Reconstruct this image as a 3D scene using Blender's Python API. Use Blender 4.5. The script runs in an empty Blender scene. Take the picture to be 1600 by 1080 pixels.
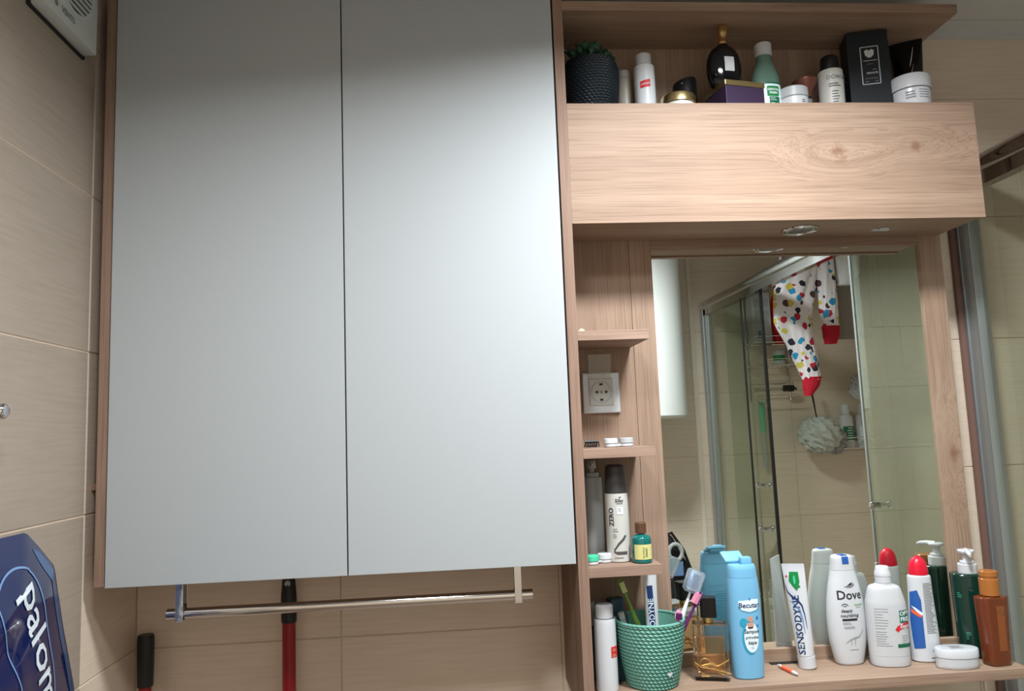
import bpy, bmesh, math, random
from mathutils import Vector, Matrix
random.seed(7)
PI = math.pi
C = bpy.context.scene.collection
SC = bpy.context.scene

# ---------------------------------------------------------------- camera, world, light, exposure
def make_camera():
    cd = bpy.data.cameras.new('camera'); co = bpy.data.objects.new('camera', cd); C.objects.link(co)
    yaw, pit, rol = math.radians(4.6), math.radians(6.48), math.radians(2.175)
    fwd = Vector((math.sin(yaw)*math.cos(pit), math.cos(yaw)*math.cos(pit), math.sin(pit)))
    right = Vector((math.cos(yaw), -math.sin(yaw), 0)); down = fwd.cross(right)
    r2 = math.cos(rol)*right + math.sin(rol)*down
    d2 = -math.sin(rol)*right + math.cos(rol)*down
    m = Matrix((r2, -d2, -fwd)).transposed().to_4x4(); m.translation = Vector((0, -1.70, 1.50))
    co.matrix_world = m
    cd.sensor_width = 36; cd.lens = 1180/1600*36; cd.clip_start = 0.02
    SC.camera = co
make_camera()
w = bpy.data.worlds.new('world'); SC.world = w; w.use_nodes = True
w.node_tree.nodes['Background'].inputs[0].default_value = (0.6, 0.65, 0.7, 1)
w.node_tree.nodes['Background'].inputs[1].default_value = 0.3
LAMP = (0.56, -0.86)
ld = bpy.data.lights.new('main_and_fill_light', 'AREA'); ld.shape = 'DISK'; ld.size = 0.24; ld.energy = 33; ld.spread = math.radians(160); ld.color = (0.93, 0.97, 1.0)
lo = bpy.data.objects.new('main_and_fill_light', ld); C.objects.link(lo); lo.location = (LAMP[0], LAMP[1], 2.405)
FILL_LAMP = (-.12, -1.30)
ld2 = ld.copy(); ld2.energy = 14  # added unseen lamp, evens the light on doors and left wall
lo2 = bpy.data.objects.new('main_and_fill_light', ld2); C.objects.link(lo2); lo2.location = (FILL_LAMP[0], FILL_LAMP[1], 2.405)
SC.view_settings.view_transform = 'Standard'; SC.view_settings.look = 'None'
SC.view_settings.exposure = 0.0; SC.view_settings.gamma = 1; SC.view_settings.use_curve_mapping = False
try:
    SC.cycles.max_bounces = 12; SC.cycles.transparent_max_bounces = 16
except Exception: pass

# ---------------------------------------------------------------- materials
def lin(c):
    r = []
    for v in c[:3]:
        v = v/255.0
        r.append(v/12.92 if v <= 0.04045 else ((v+0.055)/1.055)**2.4)
    return (r[0], r[1], r[2], 1)
def _m(name):
    m = bpy.data.materials.new(name); m.use_nodes = True
    nt = m.node_tree; return m, nt, nt.nodes['Principled BSDF']
def mat(name, col, rough=0.5, metal=0, trans=0, ior=1.45, coat=0, bump=0, bscale=200, var=0, alpha=1, sub=0):
    m, nt, b = _m(name)
    b.inputs['Base Color'].default_value = lin(col); b.inputs['Roughness'].default_value = rough
    b.inputs['Metallic'].default_value = metal; b.inputs['Transmission Weight'].default_value = trans
    b.inputs['IOR'].default_value = ior; b.inputs['Coat Weight'].default_value = coat
    b.inputs['Alpha'].default_value = alpha
    if sub:
        b.inputs['Subsurface Weight'].default_value = sub; b.inputs['Subsurface Radius'].default_value = (.01, .01, .01)
    if bump or var:
        tc = nt.nodes.new('ShaderNodeTexCoord'); n = nt.nodes.new('ShaderNodeTexNoise')
        n.inputs['Scale'].default_value = bscale; n.inputs['Detail'].default_value = 4
        nt.links.new(tc.outputs['Object'], n.inputs['Vector'])
        if bump:
            bp = nt.nodes.new('ShaderNodeBump'); bp.inputs['Strength'].default_value = bump; bp.inputs['Distance'].default_value = .002
            nt.links.new(n.outputs['Fac'], bp.inputs['Height']); nt.links.new(bp.outputs[0], b.inputs['Normal'])
        if var:
            mx = nt.nodes.new('ShaderNodeMixRGB'); c = lin(col)
            mx.inputs[1].default_value = tuple(v*(1-var) for v in c[:3])+(1,); mx.inputs[2].default_value = tuple(min(1, v*(1+var)) for v in c[:3])+(1,)
            nt.links.new(n.outputs['Fac'], mx.inputs[0]); nt.links.new(mx.outputs[0], b.inputs['Base Color'])
    return m
def wood(name, axis, base=(162, 138, 119), dark=(138, 113, 95), knots=(), stripes=0.0):
    """light oak laminate, grain along axis; knots are (centre) points in object space"""
    m, nt, b = _m(name); N = nt.nodes.new; L = nt.links.new
    tc = N('ShaderNodeTexCoord'); src = tc.outputs['Object']
    mp = N('ShaderNodeMapping'); s = [1, 1, 1]; s[axis] = 0.02
    mp.inputs['Scale'].default_value = s
    if knots:
        # knots bend the grain around them and darken their heart
        for k in knots:
            sb = N('ShaderNodeVectorMath'); sb.operation = 'SUBTRACT'; sb.inputs[1].default_value = k; L(tc.outputs['Object'], sb.inputs[0])
            sc_ = N('ShaderNodeVectorMath'); sc_.operation = 'MULTIPLY'; mul = [1, 1, 1]; mul[axis] = .33; sc_.inputs[1].default_value = mul; L(sb.outputs[0], sc_.inputs[0])
            ln = N('ShaderNodeVectorMath'); ln.operation = 'LENGTH'; L(sc_.outputs[0], ln.inputs[0])
            mr = N('ShaderNodeMapRange'); mr.inputs['From Min'].default_value = 0; mr.inputs['From Max'].default_value = .055
            mr.inputs['To Min'].default_value = .05; mr.inputs['To Max'].default_value = 0; mr.interpolation_type = 'SMOOTHSTEP'
            L(ln.outputs['Value'], mr.inputs['Value'])
            vv = N('ShaderNodeCombineXYZ')
            for i in range(3):
                if i != axis: L(mr.outputs[0], vv.inputs[i])
            ad = N('ShaderNodeVectorMath'); ad.operation = 'ADD'; L(src, ad.inputs[0]); L(vv.outputs[0], ad.inputs[1]); src = ad.outputs[0]
    L(src, mp.inputs['Vector'])
    n1 = N('ShaderNodeTexNoise'); n1.inputs['Scale'].default_value = 26; n1.inputs['Detail'].default_value = 6; n1.inputs['Roughness'].default_value = .6; n1.inputs['Distortion'].default_value = .3
    L(mp.outputs[0], n1.inputs['Vector'])
    n2 = N('ShaderNodeTexNoise'); n2.inputs['Scale'].default_value = 300; n2.inputs['Detail'].default_value = 2; L(mp.outputs[0], n2.inputs['Vector'])
    n3 = N('ShaderNodeTexNoise'); n3.inputs['Scale'].default_value = 5; n3.inputs['Detail'].default_value = 2; L(tc.outputs['Object'], n3.inputs['Vector'])
    cr = N('ShaderNodeValToRGB'); cr.color_ramp.elements[0].position = .22; cr.color_ramp.elements[0].color = lin(dark)
    cr.color_ramp.elements[1].position = .62; cr.color_ramp.elements[1].color = lin(base)
    L(n1.outputs['Fac'], cr.inputs[0])
    cr2 = N('ShaderNodeValToRGB'); cr2.color_ramp.elements[0].position = .36; cr2.color_ramp.elements[0].color = (.55, .5, .47, 1)
    cr2.color_ramp.elements[1].position = .52; cr2.color_ramp.elements[1].color = (1, 1, 1, 1); L(n2.outputs['Fac'], cr2.inputs[0])
    mx = N('ShaderNodeMixRGB'); mx.blend_type = 'MULTIPLY'; mx.inputs[0].default_value = .42; L(cr.outputs[0], mx.inputs[1]); L(cr2.outputs[0], mx.inputs[2])
    cr3 = N('ShaderNodeValToRGB'); cr3.color_ramp.elements[0].position = .3; cr3.color_ramp.elements[0].color = (.88, .86, .84, 1); cr3.color_ramp.elements[1].position = .7; cr3.color_ramp.elements[1].color = (1.0, 1.0, 1.0, 1)
    L(n3.outputs['Fac'], cr3.inputs[0])
    mx2 = N('ShaderNodeMixRGB'); mx2.blend_type = 'MULTIPLY'; mx2.inputs[0].default_value = 1; L(mx.outputs[0], mx2.inputs[1]); L(cr3.outputs[0], mx2.inputs[2])
    out = mx2.outputs[0]
    for k in knots:
        sb = N('ShaderNodeVectorMath'); sb.operation = 'SUBTRACT'; sb.inputs[1].default_value = k; L(tc.outputs['Object'], sb.inputs[0])
        nz = N('ShaderNodeTexNoise'); nz.inputs['Scale'].default_value = 60; L(tc.outputs['Object'], nz.inputs['Vector'])
        ln = N('ShaderNodeVectorMath'); ln.operation = 'LENGTH'; L(sb.outputs[0], ln.inputs[0])
        a = N('ShaderNodeMath'); a.operation = 'MULTIPLY'; a.inputs[1].default_value = .035; L(nz.outputs['Fac'], a.inputs[0])
        a2 = N('ShaderNodeMath'); a2.operation = 'ADD'; L(a.outputs[0], a2.inputs[0]); L(ln.outputs['Value'], a2.inputs[1])
        mr = N('ShaderNodeMapRange'); mr.inputs['From Min'].default_value = .019; mr.inputs['From Max'].default_value = .034
        mr.inputs['To Min'].default_value = .75; mr.inputs['To Max'].default_value = 0; L(a2.outputs[0], mr.inputs['Value'])
        mk = N('ShaderNodeMixRGB'); L(mr.outputs[0], mk.inputs[0]); L(out, mk.inputs[1]); mk.inputs[2].default_value = lin((120, 84, 66)); out = mk.outputs[0]
    L(out, b.inputs['Base Color']); b.inputs['Roughness'].default_value = .6; b.inputs['Specular IOR Level'].default_value = .3
    bp = N('ShaderNodeBump'); bp.inputs['Strength'].default_value = .25; bp.inputs['Distance'].default_value = .001
    L(n2.outputs['Fac'], bp.inputs['Height']); L(bp.outputs[0], b.inputs['Normal'])
    return m
def tile_mat(name, col, axis, rough=.38):
    """glazed beige tile with fine streaks running along axis"""
    m, nt, b = _m(name); N = nt.nodes.new; L = nt.links.new
    g = N('ShaderNodeNewGeometry'); mp = N('ShaderNodeMapping'); s = [1, 1, 1]; s[axis] = .05; mp.inputs['Scale'].default_value = s
    L(g.outputs['Position'], mp.inputs['Vector'])
    n = N('ShaderNodeTexNoise'); n.inputs['Scale'].default_value = 170; n.inputs['Detail'].default_value = 3; L(mp.outputs[0], n.inputs['Vector'])
    n2 = N('ShaderNodeTexNoise'); n2.inputs['Scale'].default_value = 3.5; n2.inputs['Detail'].default_value = 3; L(g.outputs['Position'], n2.inputs['Vector'])
    c = lin(col)
    cr = N('ShaderNodeValToRGB'); cr.color_ramp.elements[0].position = .3; cr.color_ramp.elements[0].color = (c[0]*.92, c[1]*.91, c[2]*.89, 1)
    cr.color_ramp.elements[1].position = .6; cr.color_ramp.elements[1].color = c; L(n.outputs['Fac'], cr.inputs[0])
    cr2 = N('ShaderNodeValToRGB'); cr2.color_ramp.elements[0].position = .3; cr2.color_ramp.elements[0].color = (.93, .92, .91, 1)
    cr2.color_ramp.elements[1].position = .7; L(n2.outputs['Fac'], cr2.inputs[0])
    mx = N('ShaderNodeMixRGB'); mx.blend_type = 'MULTIPLY'; mx.inputs[0].default_value = 1; L(cr.outputs[0], mx.inputs[1]); L(cr2.outputs[0], mx.inputs[2])
    L(mx.outputs[0], b.inputs['Base Color']); b.inputs['Roughness'].default_value = rough
    return m
def dotty(name, base, cols, scale=22):
    """white cloth printed with irregular coloured blobs"""
    m, nt, b = _m(name); N = nt.nodes.new; L = nt.links.new
    tc = N('ShaderNodeTexCoord'); nz = N('ShaderNodeTexNoise'); nz.inputs['Scale'].default_value = 45; L(tc.outputs['Object'], nz.inputs['Vector'])
    mp = N('ShaderNodeVectorMath'); mp.operation = 'SCALE'; mp.inputs[3].default_value = .018; L(nz.outputs['Color'], mp.inputs[0])
    ad = N('ShaderNodeVectorMath'); ad.operation = 'ADD'; L(tc.outputs['Object'], ad.inputs[0]); L(mp.outputs[0], ad.inputs[1])
    v = N('ShaderNodeTexVoronoi'); v.inputs['Scale'].default_value = scale; L(ad.outputs[0], v.inputs['Vector'])
    sep = N('ShaderNodeSeparateColor'); L(v.outputs['Color'], sep.inputs[0])
    cr = N('ShaderNodeValToRGB'); cr.color_ramp.interpolation = 'CONSTANT'
    e = cr.color_ramp.elements; e[0].position = 0; e[0].color = lin(cols[0]); e[1].position = 1/len(cols); e[1].color = lin(cols[1])
    for i in range(2, len(cols)): q = e.new(i/len(cols)); q.color = lin(cols[i])
    L(sep.outputs[0], cr.inputs[0])
    lt = N('ShaderNodeMath'); lt.operation = 'LESS_THAN'; lt.inputs[1].default_value = .52; L(v.outputs['Distance'], lt.inputs[0])
    mx = N('ShaderNodeMixRGB'); L(lt.outputs[0], mx.inputs[0]); mx.inputs[1].default_value = lin(base); L(cr.outputs[0], mx.inputs[2])
    L(mx.outputs[0], b.inputs['Base Color']); b.inputs['Roughness'].default_value = .9
    return m
M = {}
M['tile_x'] = tile_mat('tile_beige_x', (224, 208, 190), 0)
M['tile_y'] = tile_mat('tile_beige_y', (224, 208, 190), 1)
M['grout'] = mat('grout', (206, 190, 170), .9)
M['trim'] = mat('tile_trim', (225, 214, 198), .3)
M['floor'] = mat('floor_tile', (120, 100, 84), .4, var=.1, bscale=8)
M['ceil'] = mat('ceiling_panel', (196, 198, 196), .4)
M['wx'] = wood('oak_x', 0); M['wz'] = wood('oak_z', 2)
M['beam'] = wood('oak_beam', 0, knots=((.132, -.1265, 1.079), (.137, -.1265, 1.056), (.30, -.1265, 1.085)))
M['edge_z'] = wood('oak_edge_z', 2, (150, 125, 109), (124, 98, 83)); M['edge_x'] = wood('oak_edge_x', 0, (156, 131, 115), (130, 104, 89))
M['door'] = mat('door_satin_grey', (164, 169, 171), .6, bump=.04, bscale=900)
M['chrome'] = mat('chrome', (215, 215, 215), .08, 1)
M['steel'] = mat('brushed_aluminium', (178, 186, 190), .38, .85)
M['darkgap'] = mat('dark_rubber', (26, 26, 26), .6)
M['mirror'] = mat('mirror_silver', (236, 240, 234), .0, 1)
def glass_sheet(name, tint, k=.06):
    """thin pane: mostly see-through with a tint, plus a clear surface reflection"""
    m, nt, b = _m(name); N = nt.nodes.new; L = nt.links.new
    t = N('ShaderNodeBsdfTransparent'); t.inputs[0].default_value = lin(tint)
    gl = N('ShaderNodeBsdfGlossy'); gl.inputs['Roughness'].default_value = .02; gl.inputs[0].default_value = (.9, 1, .95, 1)
    fr = N('ShaderNodeFresnel'); fr.inputs[0].default_value = 1.45
    a = N('ShaderNodeMath'); a.operation = 'ADD'; a.inputs[1].default_value = k; L(fr.outputs[0], a.inputs[0])
    gm = N('ShaderNodeNewGeometry'); iv = N('ShaderNodeMath'); iv.operation = 'SUBTRACT'; iv.inputs[0].default_value = 1; L(gm.outputs['Backfacing'], iv.inputs[1])
    mu = N('ShaderNodeMath'); mu.operation = 'MULTIPLY'; L(a.outputs[0], mu.inputs[0]); L(iv.outputs[0], mu.inputs[1]); a = mu
    mx = N('ShaderNodeMixShader'); L(a.outputs[0], mx.inputs[0]); L(t.outputs[0], mx.inputs[1]); L(gl.outputs[0], mx.inputs[2])
    L(mx.outputs[0], nt.nodes['Material Output'].inputs['Surface']); return m
M['glass'] = glass_sheet('shower_glass', (238, 242, 238), .11)
M['clear'] = glass_sheet('clear_plastic', (242, 240, 238), .06)
M['white'] = mat('white_plastic', (192, 194, 197), .35)
M['whitegl'] = mat('white_gloss', (198, 201, 205), .18, coat=.3)
M['enamel'] = mat('white_enamel', (236, 240, 240), .25)
M['offwhite'] = mat('offwhite_plastic', (186, 186, 180), .4)
M['lightgrey'] = mat('light_grey_plastic', (168, 172, 174), .4)
M['vent'] = mat('vent_plastic', (190, 196, 192), .4)
M['black'] = mat('black_plastic', (18, 20, 22), .4)
M['blackgl'] = mat('black_gloss', (8, 9, 12), .08)
M['navybox'] = mat('navy_black_card', (13, 19, 26), .6)
M['ink'] = mat('dark_ink', (34, 36, 44), .5)
M['greyink'] = mat('grey_ink', (120, 122, 126), .5)
M['silverink'] = mat('silver_ink', (190, 194, 196), .4)
M['gold'] = mat('gold_metal', (226, 192, 130), .25, 1)
M['palegold'] = mat('pale_gold_metal', (196, 176, 128), .3, 1)
M['amber'] = mat('amber_brown_plastic', (104, 48, 24), .14, coat=.5)
M['ambercap'] = mat('bronze_cap', (160, 98, 44), .28, coat=.3)
M['dgreen'] = mat('dark_green_plastic', (10, 46, 38), .16, coat=.4)
M['tealcup'] = mat('teal_woven_plastic', (104, 160, 146), .42)
M['darkcup'] = mat('black_woven_plastic', (14, 26, 34), .45)
M['leaf'] = mat('leaf_dark_green', (46, 76, 58), .55, var=.3, bscale=40)
M['soil'] = mat('soil', (30, 24, 20), .9)
M['blue'] = mat('sky_blue_plastic', (114, 174, 210), .33)
M['blued'] = mat('label_teal', (40, 150, 184), .4)
M['label'] = mat('white_label', (218, 232, 238), .45)
M['navy'] = mat('navy_ink', (24, 50, 96), .4)
M['red'] = mat('red_plastic', (206, 22, 50), .3)
M['redlabel'] = mat('red_label', (206, 40, 50), .5)
M['redcloth'] = mat('red_cloth', (186, 26, 48), .9)
M['darkred'] = mat('dark_red_pole', (140, 14, 22), .35)
M['orange'] = mat('orange_plastic', (232, 96, 60), .4)
M['cgreen'] = mat('bright_green', (20, 124, 60), .4)
M['lgreen'] = mat('mint_green', (70, 190, 150), .4)
M['optig'] = mat('pharma_green', (16, 96, 66), .4)
M['cobalt'] = mat('cobalt_print', (38, 86, 158), .4)
M['purple'] = mat('purple_card', (46, 30, 58), .5)
M['violet'] = mat('violet_plastic', (84, 24, 84), .35)
M['pink'] = mat('pink_plastic', (226, 150, 176), .5)
M['yellow'] = mat('yellow_label', (200, 198, 130), .5)
M['brown'] = mat('wood_brown_cap', (84, 56, 38), .5, var=.2, bscale=90)
M['copper'] = mat('copper_brown', (112, 68, 56), .35, .4)
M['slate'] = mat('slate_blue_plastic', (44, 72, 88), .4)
M['tealliq'] = mat('teal_liquid', (12, 96, 92), .12, coat=.5)
M['mouth'] = mat('green_liquid', (84, 112, 100), .12, coat=.5)
M['olive'] = mat('leaf_green_plastic', (112, 150, 62), .4)
M['bristle'] = mat('pale_bristles', (206, 220, 160), .8)
M['perfglass'] = mat('clear_glass', (255, 250, 244), .02, trans=1, ior=1.45)
M['perfliq'] = mat('amber_liquid', (240, 196, 140), .02, trans=.9, ior=1.33)
M['packblue'] = mat('glossy_blue_film', (8, 26, 74), .12, coat=.6)
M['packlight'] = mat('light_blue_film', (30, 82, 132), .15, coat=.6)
M['packwhite'] = mat('white_print_film', (206, 216, 222), .3)
M['packline'] = mat('pale_blue_print', (104, 136, 178), .3)
M['cloth'] = mat('white_cloth', (232, 234, 238), .95, bump=.3, bscale=120)
M['print'] = dotty('printed_cloth', (236, 230, 236), [(236, 230, 236), (190, 40, 60), (40, 44, 60), (214, 196, 90), (236, 230, 236), (44, 150, 196), (90, 60, 70), (236, 230, 236)], 34)
M['loofah'] = mat('white_mesh', (186, 188, 182), .95, bump=.8, bscale=160)
M['bag'] = mat('black_fabric', (22, 22, 26), .8, bump=.4, bscale=120)
M['tissue'] = mat('tissue_grey', (150, 150, 148), .5)
def emis(name, col, s):
    m, nt, b = _m(name); b.inputs['Emission Color'].default_value = lin(col); b.inputs['Emission Strength'].default_value = s; return m
M['lamp'] = emis('lamp_diffuser', (240, 246, 255), 3)

# ---------------------------------------------------------------- helpers
def thing(name, label, cat, loc=(0, 0, 0), rotz=0, group=None, rot=None):
    o = bpy.data.objects.new(name, None); C.objects.link(o); o.empty_display_size = .02
    o.location = loc; o.rotation_euler = rot if rot else (0, 0, rotz); o['label'] = label; o['category'] = cat
    if group: o['group'] = group
    return o
def tag(o, label, cat, group=None):
    o['label'] = label; o['category'] = cat
    if group: o['group'] = group
    return o
def obj(name, vf, m, parent=None, smooth=False, bevel=0, label=None, kind=None, flip=False, loc=None):
    v, f = vf
    me = bpy.data.meshes.new(name); me.from_pydata([tuple(p) for p in v], [], [tuple(q) for q in f]); me.validate()
    bm = bmesh.new(); bm.from_mesh(me); bmesh.ops.recalc_face_normals(bm, faces=bm.faces)
    if bevel: bmesh.ops.bevel(bm, geom=bm.edges[:], offset=bevel, segments=2, affect='EDGES', profile=.6)
    bm.to_mesh(me); bm.free()
    me.materials.append(m)
    if smooth:
        for p in me.polygons: p.use_smooth = True
        try: me.set_sharp_from_angle(angle=math.radians(42))
        except Exception: pass
    o = bpy.data.objects.new(name, me); C.objects.link(o)
    if parent: o.parent = parent
    if loc: o.location = loc
    if label: o['label'] = label
    if kind is None and ('print' in name or name in ('gold_monogram', 'gold_chain', 'grey_panels', 'green_bands', 'crest_lines')): kind = 'stuff'
    if kind: o['kind'] = kind
    return o
def struct(name, vf, m, **k): return obj(name, vf, m, kind='structure', **k)
def merge(*parts):
    V, F = [], []
    for v, f in parts:
        n = len(V); V += [tuple(p) for p in v]; F += [tuple(i+n for i in q) for q in f]
    return V, F
def box(x0, x1, y0, y1, z0, z1):
    v = [(x, y, z) for x in (x0, x1) for y in (y0, y1) for z in (z0, z1)]
    return v, [(0, 1, 3, 2), (4, 6, 7, 5), (0, 4, 5, 1), (2, 3, 7, 6), (0, 2, 6, 4), (1, 5, 7, 3)]
def xf(vf, mtx): return [tuple(mtx @ Vector(p)) for p in vf[0]], vf[1]
def rotx(a): return Matrix.Rotation(a, 4, 'X')
def roty(a): return Matrix.Rotation(a, 4, 'Y')
def rotz(a): return Matrix.Rotation(a, 4, 'Z')
def tr(x, y, z): return Matrix.Translation((x, y, z))
def dense(prof, n=4):
    """smooth a profile of (z, rx, ry) with Catmull-Rom; a repeated point keeps a sharp corner"""
    out = []
    P = [tuple(p) if len(p) == 3 else (p[0], p[1], p[1]) for p in prof]
    for i in range(len(P)-1):
        p1, p2 = P[i], P[i+1]
        if p1 == p2: continue
        p0 = P[i-1] if i > 0 else p1; p3 = P[i+2] if i+2 < len(P) else p2
        for k in range(n):
            t = k/n
            out.append(tuple(.5*((2*b)+(-a+c)*t+(2*a-5*b+4*c-d)*t*t+(-a+3*b-3*c+d)*t**3) for a, b, c, d in zip(p0, p1, p2, p3)))
    out.append(P[-1]); return out
def se(th, rx, ry, n):
    c, s = math.cos(th), math.sin(th)
    return rx*math.copysign(abs(c)**(2/n), c), ry*math.copysign(abs(s)**(2/n), s)
def at_z(prof, z):
    if z <= prof[0][0]: return prof[0][1], prof[0][2]
    for a, b in zip(prof, prof[1:]):
        if a[0] <= z <= b[0] and b[0] > a[0]:
            t = (z-a[0])/(b[0]-a[0]); return a[1]+(b[1]-a[1])*t, a[2]+(b[2]-a[2])*t
    return prof[-1][1], prof[-1][2]
class Body:
    """lofted body of revolution or rounded-rectangle section; labels wrap on it"""
    def __init__(s, prof, n=2, seg=40, smooth=4, cx=None):
        s.p = dense(prof, smooth) if smooth else [tuple(p) if len(p) == 3 else (p[0], p[1], p[1]) for p in prof]
        s.n = n; s.seg = seg; s.cx = cx or (lambda z: (0, 0))
    def mesh(s, cap=True):
        V, F = [], []
        for z, rx, ry in s.p:
            ox, oy = s.cx(z)
            for k in range(s.seg):
                x, y = se(2*PI*k/s.seg, max(rx, 1e-5), max(ry, 1e-5), s.n); V.append((x+ox, y+oy, z))
        for i in range(len(s.p)-1):
            for k in range(s.seg):
                a = i*s.seg+k; b = i*s.seg+(k+1) % s.seg; F.append((a, b, b+s.seg, a+s.seg))
        if cap:
            F.append(tuple(reversed(range(s.seg)))); F.append(tuple(range((len(s.p)-1)*s.seg, len(s.p)*s.seg)))
        return V, F
    def pt(s, x, z, th0=-PI/2, off=.0005):
        """point on the surface x metres round from angle th0 at height z"""
        rx, ry = at_z(s.p, z); rx += off; ry += off
        if not hasattr(s, 'cache'): s.cache = {}
        key = (round(z, 4), round(th0, 3), off)
        if key not in s.cache:
            T = [(0, th0)]; px, py = se(th0, rx, ry, s.n); acc = 0; Tn = [(0, th0)]
            N = 60
            for sgn, lst in ((1, T), (-1, Tn)):
                acc = 0; qx, qy = px, py
                for i in range(1, N):
                    th = th0+sgn*i*PI/N; x1, y1 = se(th, rx, ry, s.n); acc += math.hypot(x1-qx, y1-qy); qx, qy = x1, y1; lst.append((acc, th))
            s.cache[key] = (T, Tn)
        T, Tn = s.cache[key]; lst = T if x >= 0 else Tn; ax = abs(x); th = lst[-1][1]
        for (a, t0), (b, t1) in zip(lst, lst[1:]):
            if a <= ax <= b: th = t0+(t1-t0)*(ax-a)/max(b-a, 1e-9); break
        x, y = se(th, rx, ry, s.n); ox, oy = s.cx(z); return (x+ox, y+oy, z)
    def wrap(s, v2, f, x0=0, z0=0, th0=-PI/2, off=.0005, rot=0):
        c, sn = math.cos(rot), math.sin(rot)
        return [s.pt(x0+x*c-y*sn, z0+x*sn+y*c, th0, off) for x, y in v2], f
    def patch(s, w, z0, z1, x0=0, th0=-PI/2, off=.0004, nx=14, nz=8):
        v2 = [(x0-w/2+w*i/nx, z0+(z1-z0)*j/nz) for j in range(nz+1) for i in range(nx+1)]
        f = [(j*(nx+1)+i, j*(nx+1)+i+1, (j+1)*(nx+1)+i+1, (j+1)*(nx+1)+i) for j in range(nz) for i in range(nx)]
        return [s.pt(x, z, th0, off) for x, z in v2], f
    def lines(s, w, z0, n, dz, h=.0008, x0=0, th0=-PI/2, off=.0009, seed=3, left=True):
        """rows of small print too fine to read"""
        r = random.Random(seed); ps = []
        for i in range(n):
            ww = w*r.uniform(.55, 1); xc = x0-w/2+ww/2 if left else x0
            ps.append(s.patch(ww, z0-i*dz, z0-i*dz+h, xc, th0, off, 8, 1))
        return merge(*ps)
_tc = {}
def text2d(s, size, bold=0, shear=0, sx=1):
    key = (s, bold, shear)
    if key not in _tc:
        cu = bpy.data.curves.new('t', 'FONT'); cu.body = s; cu.align_x = 'CENTER'; cu.align_y = 'CENTER'; cu.offset = bold; cu.shear = shear; cu.resolution_u = 2
        o = bpy.data.objects.new('t', cu); C.objects.link(o)
        dg = bpy.context.evaluated_depsgraph_get(); me = bpy.data.meshes.new_from_object(o.evaluated_get(dg))
        _tc[key] = ([(v.co.x, v.co.y) for v in me.vertices], [tuple(p.vertices) for p in me.polygons])
        bpy.data.objects.remove(o); bpy.data.curves.remove(cu); bpy.data.meshes.remove(me)
    v, f = _tc[key]; return [(x*size*sx, y*size) for x, y in v], f
def on_plane(v2, o, u, v):
    o, u, v = Vector(o), Vector(u), Vector(v); return [tuple(o+u*x+v*y) for x, y in v2]
def text3(s, size, o, u=(1, 0, 0), v=(0, 0, 1), **k):
    v2, f = text2d(s, size, **k); return on_plane(v2, o, u, v), f
def ellipse2(rx, ry, n=24, cx=0, cy=0, a0=0, a1=2*PI): return [(cx+rx*math.cos(a0+(a1-a0)*i/n), cy+ry*math.sin(a0+(a1-a0)*i/n)) for i in range(n)]
def fan(pts, step=.0025):
    q = []
    for a, b in zip(pts, list(pts[1:])+[pts[0]]):
        k = max(1, int(math.hypot(b[0]-a[0], b[1]-a[1])/step)); q += [(a[0]+(b[0]-a[0])*i/k, a[1]+(b[1]-a[1])*i/k) for i in range(k)]
    n = len(q); cx = sum(p[0] for p in q)/n; cy = sum(p[1] for p in q)/n
    R = max(1, min(14, int(max(math.hypot(p[0]-cx, p[1]-cy) for p in q)/step))); V = []; F = []
    for j in range(R):
        k = 1-j/R; V += [(cx+(p[0]-cx)*k, cy+(p[1]-cy)*k) for p in q]
    V.append((cx, cy))
    for j in range(R-1): F += [(j*n+i, j*n+(i+1) % n, (j+1)*n+(i+1) % n, (j+1)*n+i) for i in range(n)]
    return V, F+[((R-1)*n+i, (R-1)*n+(i+1) % n, R*n) for i in range(n)]
def strip2(pts, w, step=.003):
    q, h = [], []
    wl = list(w) if isinstance(w, (list, tuple)) else [w]*len(pts)
    for i in range(len(pts)-1):
        a, b = pts[i], pts[i+1]; k = max(1, int(math.hypot(b[0]-a[0], b[1]-a[1])/step))
        for j in range(k): t = j/k; q.append((a[0]+(b[0]-a[0])*t, a[1]+(b[1]-a[1])*t)); h.append(wl[i]+(wl[i+1]-wl[i])*t)
    q.append(tuple(pts[-1][:2])); h.append(wl[-1]); return strip2_(q, h)
def strip2_(pts, w):
    """flat 2d ribbon along pts; w a number or list of half widths"""
    V = []
    for i, p in enumerate(pts):
        a = pts[max(i-1, 0)]; b = pts[min(i+1, len(pts)-1)]; dx, dy = b[0]-a[0], b[1]-a[1]; l = math.hypot(dx, dy) or 1
        h = w[i] if isinstance(w, (list, tuple)) else w; V += [(p[0]-dy/l*h, p[1]+dx/l*h), (p[0]+dy/l*h, p[1]-dx/l*h)]
    return V, [(2*i, 2*i+1, 2*i+3, 2*i+2) for i in range(len(pts)-1)]
def tube(pts, r, seg=12, cap=True):
    P = [Vector(p) for p in pts]; V, F = [], []
    up = Vector((0, 0, 1)); t0 = (P[1]-P[0]).normalized()
    if abs(t0.dot(up)) > .9: up = Vector((1, 0, 0))
    nrm = (up-t0*up.dot(t0)).normalized()
    for i, p in enumerate(P):
        t = (P[min(i+1, len(P)-1)]-P[max(i-1, 0)]).normalized(); nrm = (nrm-t*nrm.dot(t)).normalized(); bn = t.cross(nrm)
        rr = r[i] if isinstance(r, (list, tuple)) else r
        for k in range(seg):
            a = 2*PI*k/seg; V.append(tuple(p+nrm*rr*math.cos(a)+bn*rr*math.sin(a)))
    for i in range(len(P)-1):
        for k in range(seg):
            a = i*seg+k; b = i*seg+(k+1) % seg; F.append((a, b, b+seg, a+seg))
    if cap: F += [tuple(reversed(range(seg))), tuple(range((len(P)-1)*seg, len(P)*seg))]
    return V, F
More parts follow.
